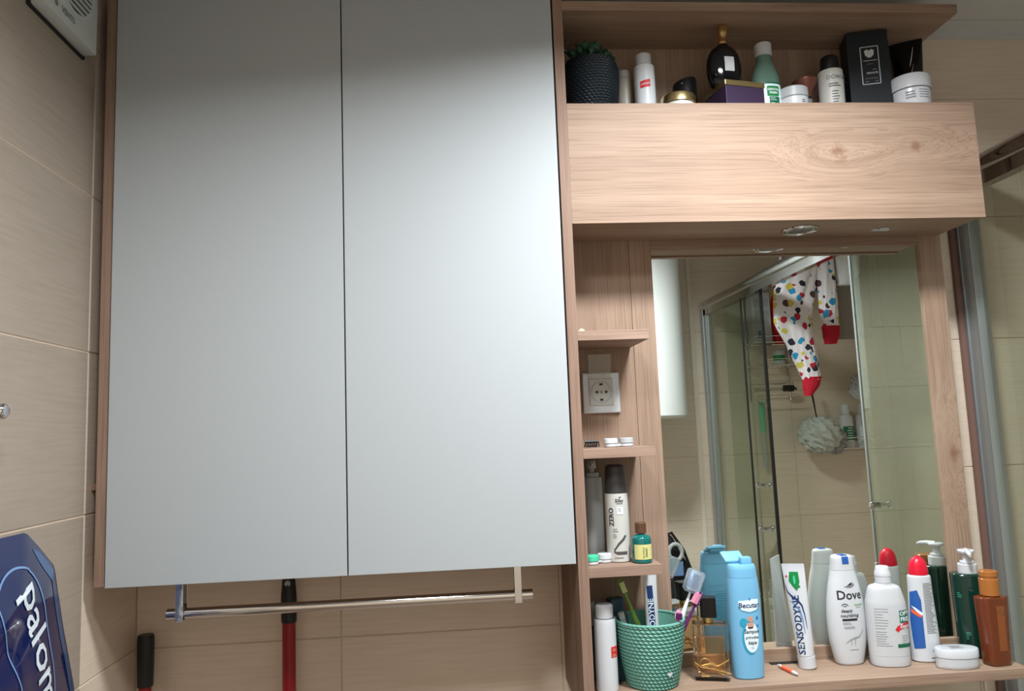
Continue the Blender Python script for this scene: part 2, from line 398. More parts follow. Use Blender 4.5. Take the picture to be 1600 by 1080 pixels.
def cyl(r, z0, z1, cx=0, cy=0, seg=32, bev=.0012):
    b = min(bev, r*.3, abs(z1-z0)*.3)
    V, F = Body([(z0, r-b), (z0+b, r), (z1-b, r), (z1, r-b)], smooth=0, seg=seg).mesh(); return [(x+cx, y+cy, z) for x, y, z in V], F
def bez(p0, p1, p2, n=10):
    return [tuple((1-t)**2*a+2*t*(1-t)*b+t*t*c for a, b, c in zip(p0, p1, p2)) for t in [i/n for i in range(n+1)]]

# ---------------------------------------------------------------- the room
CEIL = 2.443; XL = -.678; XR = 2.15; YO = -2.04
J = .0011
ROWS = [.177+.3*k for k in range(0, 8)]
def edges(lo, hi, joints): return [lo]+[j for j in joints if lo+.01 < j < hi-.01]+[hi]
_tm = {}
def add_tile(parent, w, h, plane, m, loc):
    """one glazed tile, pillowed edge, standing 1.5 mm proud of its grout bed"""
    key = (round(w, 3), round(h, 3), plane)
    if key not in _tm:
        a, b = w/2-J, h/2-J; e = .0012; d = .002
        fr = [(-a, -b), (a, -b), (a, b), (-a, b)]; fi = [(-a+e, -b+e), (a-e, -b+e), (a-e, b-e), (-a+e, b-e)]
        pts = [(x, y, 0) for x, y in fr]+[(x, y, d*.6) for x, y in fr]+[(x, y, d) for x, y in fi]
        F = [(0, 1, 5, 4), (1, 2, 6, 5), (2, 3, 7, 6), (3, 0, 4, 7), (4, 5, 9, 8), (5, 6, 10, 9), (6, 7, 11, 10), (7, 4, 8, 11), (8, 9, 10, 11)]
        mp = {'back': lambda p: (p[0], -p[2], p[1]), 'front': lambda p: (p[0], p[2], p[1]), 'left': lambda p: (p[2], p[0], p[1]), 'right': lambda p: (-p[2], p[0], p[1]), 'floor': lambda p: (p[0], p[1], p[2])}[plane]
        me = bpy.data.meshes.new('tile'); me.from_pydata([mp(p) for p in pts], [], F); me.materials.append(m)
        bm = bmesh.new(); bm.from_mesh(me); bmesh.ops.recalc_face_normals(bm, faces=bm.faces); bm.to_mesh(me); bm.free()
        _tm[key] = me
    o = bpy.data.objects.new('tile', _tm[key]); C.objects.link(o); o.parent = parent; o.location = loc
def tiled(name, plane, slab, ulo, uhi, ujoints, zj, pos, m):
    wall = struct(name, box(*slab), M['grout'])
    U = edges(ulo, uhi, ujoints); Z = edges(0, CEIL, zj)
    for a, b in zip(U, U[1:]):
        for c, d in zip(Z, Z[1:]):
            u, z = (a+b)/2, (c+d)/2
            loc = (u, pos, z) if plane in ('back', 'front') else (pos, u, z)
            add_tile(wall, b-a, d-c, plane, m, loc)
    return wall
G = .0015
XJ = [.221+.4745*k for k in range(-2, 5)]
tiled('wall_back', 'back', (XL-.05, XR+.05, G, .06, 0, CEIL), XL, XR, XJ, ROWS, G, M['tile_x'])
tiled('wall_left', 'left', (XL-.05, XL-G, YO-.05, .0, 0, CEIL), YO, 0, [-.243-.4745*k for k in range(4)], ROWS, XL-G, M['tile_y'])
tiled('wall_front', 'front', (XL-.05, XR+.05, YO-.06, YO-G, 0, CEIL), XL, XR, XJ, [z-.03 for z in ROWS], YO-G, M['tile_x'])
tiled('wall_right', 'right', (XR+G, XR+.05, YO-.05, .0, 0, CEIL), YO, 0, [-.3-.4745*k for k in range(4)], ROWS, XR+G, M['tile_y'])
fl = struct('floor', box(XL-.05, XR+.05, YO-.05, .05, -.05, -.0015), M['grout'])
for i in range(8):
    for j in range(6):
        x0, x1 = XL+i*.36, min(XL+(i+1)*.36, XR); y0, y1 = YO+j*.36, min(YO+(j+1)*.36, 0)
        if x1-x0 > .02 and y1-y0 > .02: add_tile(fl, x1-x0, y1-y0, 'floor', M['floor'], ((x0+x1)/2, (y0+y1)/2, -.0015))
ce = struct('ceiling', box(XL-.05, XR+.05, YO-.05, .05, CEIL+.006, CEIL+.05), M['darkgap'])
y = -.07+.1; k = 0
while y > YO-.05:
    y0 = max(y-.1, YO-.05); y1 = min(y, 0.02)
    obj('ceiling_panel', box(XL-.02, XR+.02, y0+.0015, y1-.0015, CEIL, CEIL+.008), M['ceil'], ce, bevel=.001); y -= .1
struct('trim_1', merge(box(XL, XR, -.022, -.001, CEIL-.012, CEIL), box(XL, XR, -.034, -.001, CEIL-.005, CEIL)), M['ceil'])
struct('trim_2', box(1.1765, 1.1835, -.004, .0005, 0, CEIL-.02), M['trim'], bevel=.001)
struct('trim_3', box(1.160, 1.180, YO-.001, YO+.006, 0, CEIL), M['trim'], bevel=.002)
for lp, lab in ((LAMP, 'round white ceiling lamp near the shower rail'), (FILL_LAMP, 'added round white fill lamp on the ceiling nearer the left wall')):  # second fixture belongs to the added fill lamp, out of view
    lampt = thing('main_and_fill_lamp', lab, 'lamp', (lp[0], lp[1], CEIL))
    obj('lamp_base', cyl(.16, -.03, 0), M['white'], lampt, smooth=True)
    obj('diffuser', Body([(-.036, .10), (-.034, .135), (-.030, .15)], smooth=2).mesh(), M['lamp'], lampt, smooth=True)

# ---------------------------------------------------------------- left cabinet
FP = -.2465; CB = 1.2485; CT = 2.40
cab = thing('wall_cabinet', 'tall wall cabinet with two plain pale grey doors and oak sides', 'cabinet', (-.216, -.12, CB))
def cb(name, b, m, **k):
    v, f = b; return obj(name, ([(x+.216, y+.12, z-CB) for x, y, z in v], f), m, cab, **k)
cb('side_panel', box(-.6548, -.637, FP, -.002, CB, CT), M['edge_z'], bevel=.0006)
cb('bottom_board', box(-.637, .2235, FP+.022, -.002, CB, CB+.018), M['wx'])
cb('top_board', box(-.637, .2235, FP+.022, -.002, CT-.018, CT), M['wx'])
cb('back_board', box(-.637, .2235, -.008, -.002, CB+.018, CT-.018), M['white'])
for x0, x1 in ((-.6352, -.2042), (-.2016, .2228)):
    cb('door', box(x0, x1, FP-.001, FP+.018, CB-.002, CT), M['door'], bevel=.0008)
cb('wall_spacer', merge(cyl(.012, 1.405, 1.42, -.664, -.20), box(-.678, -.656, -.215, -.19, 1.42, 1.432)), M['edge_x'])
# towel rail
rail = thing('towel_rail', 'chrome towel rail hanging on two brackets under the grey cabinet', 'towel rail', (-.2, -.20, CB))
obj('rod', tube([(-.342, 0, -.063), (.342, 0, -.0625)], .0098, 20), M['chrome'], rail, smooth=True)
for x in (-.317, .314):
    b = obj('bracket', box(x-.007, x+.007, -.0125, -.0105, -.073, 0), M['chrome'], rail, bevel=.0006)
    obj('bracket_back', merge(box(x-.007, x+.007, .0105, .0125, -.073, 0), box(x-.007, x+.007, -.0125, .0125, -.0755, -.073)), M['chrome'], b, bevel=.0004)
# broom handles
bh = thing('broom', 'broom with short black grip on a red pole in the left corner', 'broom', (-.640, -.045, 0))
obj('pole', Body([(.08, .012), (1.02, .012)], smooth=0).mesh(), M['darkred'], bh, smooth=True)
obj('grip', Body([(1.015, .0145), (1.02, .0155), (1.08, .0165), (1.108, .0165), (1.115, .015)], smooth=3).mesh(), M['black'], bh, smooth=True)
obj('brush_head', box(-.014, .10, -.025, .025, 0, .08), M['darkred'], bh, bevel=.008)
mp_ = thing('mop', 'mop with red pole and long black grip behind the chrome rail', 'mop', (-.352, -.05, 0))
obj('pole', Body([(.05, .0135), (1.13, .0135)], smooth=0).mesh(), M['darkred'], mp_, smooth=True)
obj('grip', Body([(1.125, .0145), (1.13, .0155), (1.17, .0160), (1.20, .014), (1.22, .0125), (1.24, .011), (1.245, .007)], smooth=3).mesh(), M['black'], mp_, smooth=True)
obj('hanging_hole', xf(cyl(.006, 0, .001), tr(0, -.0128, 1.205) @ rotx(PI/2)), M['lightgrey'], mp_)
obj('mop_head', box(-.13, .13, -.04, .04, 0, .05), M['black'], mp_, bevel=.008)

# ---------------------------------------------------------------- oak mirror and shelf unit
BP = -.0866; ST = .995; BZ = 2.157
unit = thing('mirror_shelf_unit', 'oak bathroom unit with open shelves around a mirror and a deep box above', 'shelf unit', (.68, -.12, .975))
def ub(name, vf, m, parent=None, **k):
    v, f = vf; return obj(name, ([(x-.68, y+.12, z-.975) for x, y, z in v], f), m, parent or unit, **k)
ub('side_panel', box(.2265, .2465, FP, -.002, .963, CT), M['edge_z'], bevel=.0006)
ub('top_shelf', box(.2465, 1.105, FP, BP, 2.358, 2.378), M['wx'], bevel=.0006)
ub('back_panel', box(.2465, 1.12, BP, BP+.018, BZ, 2.40), M['wz'])
ub('front_board', box(.2465, 1.118, FP, FP+.018, 1.9065, BZ), M['beam'], bevel=.0006)
ub('box_top', box(.2465, 1.118, FP+.018, BP, BZ-.018, BZ), M['wx'])
ub('box_bottom', box(.2465, 1.118, FP+.018, BP, 1.910, 1.928), M['wx'])
ub('box_end', box(1.10, 1.118, FP+.018, BP, 1.928, BZ-.018), M['wz'])
ub('niche_back', box(.2465, .3955, BP, BP+.016, .995, 1.928), M['wz'])
ub('stile', box(.3965, .447, BP, BP+.018, 1.0215, 1.928), M['wz'], bevel=.0006)
ub('stile', box(1.070, 1.1245, BP, BP+.018, .975, 1.928), wood('oak_stile', 2, knots=((.424, .033, .44),)), bevel=.0006)
ub('top_rail', box(.447, 1.070, BP, BP+.018, 1.889, 1.928), M['edge_x'], bevel=.0006)
ub('bottom_rail', box(.3965, 1.070, BP, BP+.018, .995, 1.0215), M['wx'], bevel=.0006)
ub('return_panel', box(1.1065, 1.1235, BP+.018, -.002, .975, BZ), M['wz'])
mir = ub('mirror', box(.446, 1.071, -.0795, -.0755, 1.0205, 1.890), M['mirror'], label='large rectangular wall mirror')
for k, (zt, zb) in enumerate(((1.6905, 1.6715), (1.4608, 1.442), (1.237, 1.2185))):
    ub('small_shelf', box(.2465, .3885, FP, BP, zb, zt), M['edge_x'], bevel=.0006)
ub('bottom_shelf', box(.2465, 1.125, -.219, BP, .975, ST), M['wx'], bevel=.0008)
ub('cable_slot', box(.646, .708, BP-.0165, BP-.0005, .9945, .9956), M['darkgap'])
# recessed spot in the box underside
sp = ub('spotlight', merge(*[tube([(.758+r*math.cos(a*PI/20), -.158+r*math.sin(a*PI/20), 1.9085) for a in range(41)], .0028, 8, False) for r in (.036, .028)]), M['chrome'], smooth=True)
ub('lens', xf(Body([(0, .027), (.001, .0268)], smooth=0).mesh(), tr(.758, -.158, 1.907)), mat('lens_grey', (96, 98, 96), .15), sp)
ub('switch_plate', merge(box(.925, .963, -.156, -.146, 1.9065, 1.9101), box(.937, .955, -.166, -.156, 1.9065, 1.9101)), M['white'], bevel=.0012)
# socket
so = thing('power_socket', 'white power socket with its clear lid flipped open in shelf niche', 'socket', (.318, BP, 1.578))
sv = lambda vf: vf
obj('frame_plate', box(-.0405, .0405, -.009, 0, -.0465, .0405), M['whitegl'], so, bevel=.003)
ins = obj('socket_insert', box(-.027, .025, -.012, -.009, -.030, .027), M['offwhite'], so, bevel=.0012)
def ring(r0, r1, y0, y1, seg=36):
    V = []; F = []
    for i in range(seg):
        a = 2*PI*i/seg; c, s = math.cos(a), math.sin(a)
        V += [(r0*c, y0, r0*s), (r1*c, y0, r1*s), (r0*c, y1, r0*s), (r1*c, y1, r1*s)]
    for i in range(seg):
        a = 4*i; b = 4*((i+1) % seg); F += [(a, a+1, b+1, b), (a+2, b+2, b+3, a+3), (a+1, a+3, b+3, b+1), (a, b, b+2, a+2)]
    return V, F
sh = lambda vf, x=0, z=0, y=0: ([(a+x, b+y, c+z) for a, b, c in vf[0]], vf[1])
obj('socket_ring', sh(ring(.0205, .0232, -.0132, -.0118), -.001, -.0015), M['lightgrey'], ins, smooth=True)
obj('socket_well', sh(xf(cyl(.0205, 0, .0008), rotx(PI/2)), -.001, -.0015, -.0120), M['offwhite'], ins)
for dx in (-.0105, .0095):
    obj('pin_hole', sh(xf(cyl(.0031, 0, .0006, seg=14), rotx(PI/2)), dx, -.0015, -.0128), M['black'], ins)
for dz in (.015, -.018):
    obj('earth_clip', box(-.0045, .0025, -.0138, -.0126, dz-.002, dz+.002), M['darkgap'], ins)
obj('screw', sh(xf(cyl(.0026, 0, .0008, seg=12), rotx(PI/2)), -.001, -.0015, -.0128), M['greyink'], ins)
obj('clear_lid', xf(box(-.025, .024, -.002, 0, 0, .054), tr(-.003, -.012, .0265) @ rotx(math.radians(12))), M['clear'], so, bevel=.0006, label='clear flip lid standing open')

# ---------------------------------------------------------------- things on the bottom shelf
def bottle(name, label, cat, x, y, rz=0, z=ST, group=None, rot=None): return thing(name, label, cat, (x, y, z), rz, group, rot)
# white bottle with small red label
t = bottle('lotion_bottle', 'slim white bottle with small red label left of the teal woven cup', 'bottle', .282, -.190)
B = Body([(0, .016), (.0015, .0205), (.006, .0215), (.006, .0215), (.126, .0215), (.1325, .0205), (.1355, .0165)], seg=40)
obj('body', B.mesh(), M['whitegl'], t, smooth=True)
obj('cap', cyl(.0175, .1355, .163, bev=.003), M['white'], t, smooth=True)
obj('red_label', B.patch(.019, .066, .086, .016), M['redlabel'], t)
obj('label_print', merge(B.lines(.013, .081, 2, .003, x0=.016), B.lines(.013, .071, 2, .003, x0=.016)), M['yellow'], t)
# tall slate bottle behind
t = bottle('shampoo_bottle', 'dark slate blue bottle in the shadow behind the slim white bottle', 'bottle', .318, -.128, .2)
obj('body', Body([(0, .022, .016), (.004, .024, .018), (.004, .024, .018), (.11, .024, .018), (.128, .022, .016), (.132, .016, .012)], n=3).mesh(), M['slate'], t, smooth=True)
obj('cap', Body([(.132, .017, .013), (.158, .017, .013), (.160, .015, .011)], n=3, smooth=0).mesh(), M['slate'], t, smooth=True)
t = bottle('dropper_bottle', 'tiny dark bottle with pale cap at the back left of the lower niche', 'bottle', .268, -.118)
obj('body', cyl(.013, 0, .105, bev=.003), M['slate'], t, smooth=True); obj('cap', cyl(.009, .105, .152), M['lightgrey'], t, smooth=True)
# woven cup
def woven(prof, N, rows, amp, seg_per=6, row_per=5, slant=.9):
    """plaited wall: every stitch is a slanted raised loop"""
    P = dense(prof, 8); z0, z1 = P[0][0], P[-1][0]; S = N*seg_per; R = rows*row_per; V = []; F = []
    for j in range(R+1):
        z = z0+(z1-z0)*j/R; r, _ = at_z(P, z); row = j/row_per
        for i in range(S):
            u = i/seg_per+(.5 if int(row) % 2 else 0)+slant*(row % 1-.5); fu = abs((u % 1)-.5)*2; fv = abs((row % 1)-.5)*2
            h = amp*(1-fu**2.2)*(1-fv**2.4); a = 2*PI*i/S; rr = r+h-amp*.3; V.append((rr*math.cos(a), rr*math.sin(a), z))
    for j in range(R):
        for i in range(S):
            a = j*S+i; b = j*S+(i+1) % S; F.append((a, b, b+S, a+S))
    return V, F
t = bottle('woven_cup', 'teal woven plastic cup holding toothbrushes and toothpaste', 'cup', .377, -.166)
cp = [(0, .046), (.004, .049), (.04, .057), (.08, .0635), (.118, .0675), (.124, .068)]
obj('woven_wall', woven(cp, 42, 18, .0034), M['tealcup'], t, smooth=True)
obj('inner_wall', Body([(.003, .043), (.04, .053), (.124, .0655)], smooth=4).mesh(cap=False), M['tealcup'], t, smooth=True)
obj('base', cyl(.0455, 0, .004), M['tealcup'], t, smooth=True)
rim = []
for k in range(92):
    a = 2*PI*k/92; rim.append((.0672*math.cos(a), .0672*math.sin(a), .1245+.0012*math.sin(k*PI/1.0+.5)*(1 if k % 2 else -1)))
obj('rim', tube(rim+[rim[0]], [.0026+.0008*(k % 2) for k in range(93)], 8, False), M['tealcup'], t, smooth=True)
heart = [(.006*16*math.sin(a)**3/16, .006*(13*math.cos(a)-5*math.cos(2*a)-2*math.cos(3*a)-math.cos(4*a))/16) for a in [i*2*PI/20 for i in range(20)]]
CB_ = Body(cp); v2, f = fan(heart)
obj('heart_sticker', CB_.wrap(v2, f, .022, .032, off=.0034), M['label'], t, label='small pale heart')
# toothbrushes stand in the cup
def brush(name, label, base, tip, cols, headw=.012, headl=.03, group=None, cover=False, facing=(0, -1, 0)):
    b = Vector(base); e = Vector(tip); d = (e-b); Ln = d.length; d.normalize()
    f = Vector(facing); side = f.cross(d).normalized(); f = d.cross(side).normalized()
    m = Matrix((side, f, d)).transposed().to_4x4(); m.translation = b
    t = thing(name, label, 'toothbrush', tuple(b)); t.rotation_euler = m.to_euler()
    hz = Ln-headl
    obj('handle', Body([(0, .004, .003), (.01, .0058, .004), (Ln*.45, .0062, .0048), (Ln*.62, .0045, .004), (hz-.012, .0026, .0026), (hz, .003, .0026)], seg=16, smooth=3).mesh(), M[cols[0]], t, smooth=True)
    obj('head', Body([(hz-.001, .003, .0022), (hz+.004, headw/2, .0024), (hz+headl-.006, headw/2, .0024), (Ln, .003, .002)], n=2.6, seg=20, smooth=3).mesh(), M[cols[0]], t, smooth=True)
    br = []
    for i in range(9):
        for k in range(4):
            x = (k-1.5)*headw*.21; z = hz+.005+i*(headl-.011)/8; br.append(box(x-.0011, x+.0011, .002, .0115-.001*(i % 2), z-.0012, z+.0012))
    obj('bristles', merge(*br), M[cols[1]], t, kind='stuff')
    gr = [Body([(Ln*.2+i*.014, .0066, .0053), (Ln*.2+i*.014+.006, .0067, .0053)], seg=16, smooth=0).mesh() for i in range(3)]
    obj('grip_stripes', merge(*gr), M[cols[2]], t, smooth=True)
    if cover:
        obj('head_cover', Body([(hz-.006, .010, .008), (hz-.001, .0145, .014), (hz+headl, .0155, .0145), (hz+headl+.004, .013, .012)], n=6, seg=32, smooth=0).mesh(), mat('pale_clear_plastic', (206, 222, 236), .08, trans=.75), t, smooth=True, label='clear travel cover')
    return t
brush('toothbrush', 'green toothbrush leaning out left side of teal cup', (.392, -.166, 1.003), (.320, -.168, 1.199), ('olive', 'bristle', 'bristle'))
brush('toothbrush', 'blue and white toothbrush with clear square head cover in the teal cup', (.392, -.180, 1.005), (.480, -.164, 1.203), ('label', 'cobalt', 'navy'), cover=True, facing=(0.2, -1, .1), headw=.017, headl=.036)
brush('toothbrush', 'dark purple toothbrush with pink and yellow bristles leaning right', (.380, -.186, 1.003), (.484, -.176, 1.166), ('violet', 'pink', 'pink'), facing=(-.9, -.5, .6))
brush('toothbrush', 'small pink and purple toothbrush hidden low in the teal cup', (.402, -.205, 1.003), (.426, -.208, 1.142), ('pink', 'violet', 'violet'), headl=.02)
t = thing('lip_balm', 'short silver stick poking from left edge of teal cup', 'cosmetic', (.355, -.150, 1.001), rot=(.05, -.25, 0))
obj('stick', cyl(.006, 0, .122), M['lightgrey'], t, smooth=True); obj('cap', cyl(.0065, .122, .136), M['silverink'], t, smooth=True)
def tube_pack(t, w, h, r, capz, m, capm, nz=16, seg=32, twist=0):
    """upright squeeze tube standing on its cap: round below, flat crimp on top"""
    prof = []
    for i in range(nz+1):
        k = i/nz; rx = r*.95+(w/2-r*.95)*k**.8; ry = r*.95*(1-k)**.75+.0012; prof.append((capz+(h-capz-.008)*k, rx, ry))
    prof.append((h, w/2, .0012))
    b = Body(prof, seg=seg, smooth=0)
    v, f = b.mesh(); tw = lambda p: (p[0]*math.cos(twist*p[2]/h)-p[1]*math.sin(twist*p[2]/h), p[0]*math.sin(twist*p[2]/h)+p[1]*math.cos(twist*p[2]/h), p[2])
    obj('body', ([tw(p) for p in v], f), m, t, smooth=True)
    obj('cap', cyl(r, 0, capz, seg=24, bev=.002), capm, t, smooth=True); return b, tw
t = thing('toothpaste_tube', 'white and navy toothpaste tube standing inside the teal cup', 'toothpaste', (.389, -.140, 1.003), rot=(0, 0, .3))
b, tw = tube_pack(t, .032, .205, .013, .02, M['whitegl'], M['white'])
obj('navy_panel', b.patch(.013, .03, .175, -.004), M['navy'], t)
v2, f = text2d('SENSODYNE', .016, .01); obj('lettering', b.wrap(v2, f, -.004, .105, off=.001, rot=PI/2), M['label'], t)
t = thing('toothpaste_tube', 'white toothpaste tube with green shield standing on its cap by the mirror', 'toothpaste', (.710, -.134, ST), rot=(0, -.075, -.72))
b, tw = tube_pack(t, .047, .208, .0175, .026, M['whitegl'], M['white'])
mp2 = lambda vf: ([tw(p) for p in vf[0]], vf[1])
obj('green_shield', mp2(b.wrap(*fan([(-.009, .02), (.009, .02), (.010, 0), (.008, -.006), (.011, -.010), (.005, -.013), (.003, -.018), (-.004, -.010), (-.008, -.004), (-.012, .002)]), .001, .172, off=.0008)), M['cgreen'], t)
obj('shield_highlight', mp2(b.wrap(*fan(ellipse2(.0022, .009)), .001, .176, off=.0013)), M['lgreen'], t)
obj('swoosh', mp2(b.wrap(*strip2([(-.021, .166), (-.017, .152), (-.008, .143), (.002, .137), (.010, .126), (.0135, .106), (.015, .08)], [.0005, .0012, .0017, .0019, .0016, .001, .0004]), off=.0009)), M['navy'], t)
obj('blue_fade', mp2(b.wrap(*strip2([(-.014, .135), (-.005, .128), (.004, .118), (.008, .10), (.010, .07)], [.0004, .0014, .0022, .0016, .0004]), off=.0007)), M['packline'], t)
v2, f = text2d('SENSODYNE', .0205, .012); obj('lettering', mp2(b.wrap(v2, f, -.0005, .088, off=.001, rot=PI/2)), M['navy'], t)
obj('small_mark', mp2(b.wrap(*fan(ellipse2(.0022, .0022)), -.015, .183, off=.0008)), M['redlabel'], t)
# perfume
t = bottle('perfume_bottle', 'square glass perfume bottle with amber liquid and black block cap', 'perfume', .500, -.160, -.30)
obj('glass_body', box(-.034, .034, -.020, .020, 0, .108), M['perfglass'], t, bevel=.004)
obj('liquid', box(-.027, .027, -.0135, .0135, .012, .083), M['perfliq'], t, bevel=.003)
obj('collar', xf(cyl(.0105, .108, .121), tr(-.002, 0, 0)), M['gold'], t, smooth=True)
obj('cap', Body([(.120, .016, .014), (.158, .016, .014)], n=7, smooth=0, seg=32).mesh(), mat('black_cap', (6, 6, 8), .3), t, smooth=True)
def gt(pts, r=.0011): return tube([(x, -.0218, z) for x, z in pts], r, 8)
obj('gold_monogram', merge(gt([(-.033, .037), (-.02, .027), (.005, .024), (.036, .016)]), gt([(-.020, .030), (-.004, .034), (.012, .030), (.034, .043)], .0015), gt([(-.012+.010*math.cos(a/3), .036+.008*math.sin(a/3)) for a in range(0, 20)]),
    gt([(.0+.009*math.cos(a/3), .030+.006*math.sin(a/3)) for a in range(0, 14)]), gt([(-.033, .037), (-.024, .020), (-.012, .012)], .0012), gt([(-.02, .010), (-.005, .0105)], .0014),
    gt([(.004, .036), (.012, .018), (.024, .014)])), M['gold'], t, smooth=True)
ch = [(-.0365, .018-.004*i*.5, .1-.006*i) for i in range(9)]
obj('gold_chain', merge(*[xf(tube([(0, .002*math.cos(a), .003*math.sin(a)) for a in [k*PI/4 for k in range(9)]], .0005, 5, False), tr(-.0350, .010-.002*i, .100-.009*i) @ rotz(i % 2*1.2)) for i in range(10)]), M['gold'], t)
# sky blue bottle
t = bottle('shampoo_bottle', 'sky blue baby shampoo bottle with flip cap open', 'bottle', .573, -.163, .0)
B = Body([(0, .026, .018), (.002, .0305, .021), (.002, .0305, .021), (.03, .0325, .022), (.09, .0335, .0225), (.14, .0335, .0225), (.175, .0325, .022), (.195, .0305, .021), (.195, .0305, .021)], n=2.3, seg=48)
obj('body', B.mesh(), M['blue'], t, smooth=True)
K = Body([(.1955, .0302, .0208), (.205, .0295, .0205), (.213, .0285, .02), (.219, .0265, .018), (.219, .0265, .018), (.2195, .020, .013)], n=2.3, seg=48)
obj('cap', K.mesh(), M['blue'], t, smooth=True)
obj('cap_fin', xf(box(-.001, .0215, -.006, .012, .218, .2335), tr(0, 0, 0)), M['blue'], t, bevel=.004, smooth=True)
obj('open_lid', xf(merge(box(-.021, .021, 0, .036, -.003, .003), box(-.014, .014, .006, .03, -.0065, -.003)), tr(-.006, .013, .222) @ rotx(math.radians(24))), M['blue'], t, bevel=.0022, smooth=True, label='flip lid swung back toward the mirror')
lab2 = [(x*1.12, z*1.12) for x, z in [(-.019, .006), (-.0195, -.004), (-.014, -.010), (0, -.0135), (.014, -.0105), (.0195, -.004), (.019, .0075), (.008, .0085), (-.008, .0065)]]
obj('logo_plate', B.wrap(*fan(lab2), .003, .145, off=.0006), M['label'], t)
obj('logo_outline', B.wrap(*strip2(lab2[1:7], .0005), .003, .1443, off=.0009), M['blued'], t)
v2, f = text2d('Becutan', .0138, .018, .1); obj('logo_lettering', B.wrap(v2, f, .003, .1425, off=.001), M['navy'], t)
obj('drop_mark', B.wrap(*fan(ellipse2(.0012, .003)), .004, .1545, off=.001), M['cobalt'], t)
obj('teal_oval', B.wrap(*fan(ellipse2(.0165, .0315)), .001, .080, off=.0006), M['blued'], t)
obj('pale_oval', B.wrap(*fan(ellipse2(.0150, .0290)), .0035, .081, off=.0009), M['label'], t)
obj('teal_ball', B.wrap(*fan(ellipse2(.0075, .0085)), -.011, .110, off=.0008), M['blued'], t)
baby = []
obj('child_picture', merge(B.wrap(*fan(ellipse2(.0058, .0058)), .003, .1165, off=.0012), B.wrap(*fan(ellipse2(.0065, .0055)), .003, .104, off=.0012), B.wrap(*strip2([(-.006, .108), (0, .106), (.009, .110)], .0015), off=.0013)), mat('skin_print', (196, 150, 130), .6), t)
obj('child_picture_details', merge(B.wrap(*fan(ellipse2(.0005, .0008)), .001, .1165, off=.0015), B.wrap(*fan(ellipse2(.0005, .0008)), .005, .1165, off=.0015), B.wrap(*strip2([(-.003, .1010), (.001, .0995), (.007, .1008)], .0013), off=.0016)), M['purple'], t)
for s, z, sz in (('Šampon', .092, .0098), ('perfektna', .081, .0078), ('kupka', .071, .0098)):
    v2, f = text2d({'perfektna': 'prirodna', 'kupka': 'kapa'}.get(s, s), sz, .02, .1); obj('lettering', B.wrap(v2, f, .0045, z, off=.0012), M['ink'], t)
obj('small_print', merge(B.lines(.008, .0615, 2, .0022, x0=.005), B.wrap(*fan(ellipse2(.002, .003)), .018, .118, off=.001), B.wrap(*fan(ellipse2(.0018, .0018)), .018, .103, off=.001)), M['cobalt'], t)
BK = PI/2
obj('back_label_frame', merge(*[B.patch(.040, z, z+.0006, 0, BK) for z in (.148, .136, .060)]+[B.patch(.0006, .060, .148, x, BK) for x in (-.02, .02)]), M['blued'], t)
obj('back_label_print', B.lines(.034, .130, 14, .0048, h=.0012, th0=BK, seed=9), M['blued'], t)
# orange stick
t = thing('interdental_brush', 'small orange and white stick lying on the lower oak shelf', 'stick', (.660, -.150, ST+.0042), rot=(0, PI/2, math.radians(-80)))
obj('handle', cyl(.0042, -.018, .018), M['orange'], t, smooth=True)
obj('tip', Body([(.018, .0038), (.026, .0035), (.034, .0015)], smooth=2, seg=16).mesh(), M['white'], t, smooth=True, label='white tapered end')
obj('tip', Body([(-.034, .0012), (-.026, .0032), (-.018, .0038)], smooth=2, seg=16).mesh(), M['white'], t, smooth=True, label='white tapered end')
# white body wash
t = bottle('body_wash_bottle', 'pearly white body wash bottle with dark bird logo and blue button cap', 'bottle', .807, -.120, .06)
B = Body([(0, .026, .017), (.002, .029, .019), (.002, .029, .019), (.02, .034, .021), (.05, .0395, .023), (.085, .0415, .0235), (.12, .0395, .023), (.155, .034, .021), (.178, .0285, .019), (.190, .0262, .018), (.190, .0262, .018)], n=2.2, seg=48)
obj('body', B.mesh(), M['whitegl'], t, smooth=True)
K = Body([(.1905, .0255, .0175), (.200, .0240, .0170), (.200, .0240, .0170), (.2165, .0215, .0155), (.2200, .016, .012)], n=2.6, seg=40)
obj('cap', K.mesh(), M['white'], t, smooth=True)
obj('blue_button', K.patch(.0145, .2035, .2185, -.001, off=.0008), M['cobalt'], t)
obj('blue_button_top', box(-.008, .006, -.0135, .004, .2195, .2212), M['cobalt'], t, bevel=.0006)
v2, f = text2d('Dove', .0255, .016); obj('logo_lettering', B.wrap(v2, f, 0, .1405), M['ink'], t)
bird = [(-.012, -.0015), (-.004, .0005), (0, .003), (.005, .0038), (.006, .0035), (.0125, .004), (.0105, 0), (.006, -.0030), (.001, -.0042), (-.006, -.003)]
obj('bird_logo', B.wrap(*fan(bird), .001, .1595), M['greyink'], t); obj('bird_logo_wing', B.wrap(*fan([(-.006, .0), (.002, .0055), (.008, .007), (.004, .002)]), .001, .1595, off=.0008), M['ink'], t)
for s, z, x, sz in (('deeply', .110, -.0105, .0092), ('nourishing', .1005, -.005, .0092)):
    v2, f = text2d(s, sz, .02, .2); obj('lettering', B.wrap(v2, f, x, z), M['ink'], t)
obj('black_band', B.patch(.032, .090, .0945, -.005), M['ink'], t)
obj('round_seal', merge(B.wrap(*strip2(ellipse2(.0065, .0045, 16, 0, 0, 0, PI*1.02), .0007), -.0135, .1195), B.patch(.007, .1185, .1200, -.0135)), M['ink'], t)
obj('green_pill', merge(B.patch(.021, .1195, .1225, .0175), B.patch(.012, .1155, .117, .0165)), mat('sage_print', (140, 168, 138), .5), t)
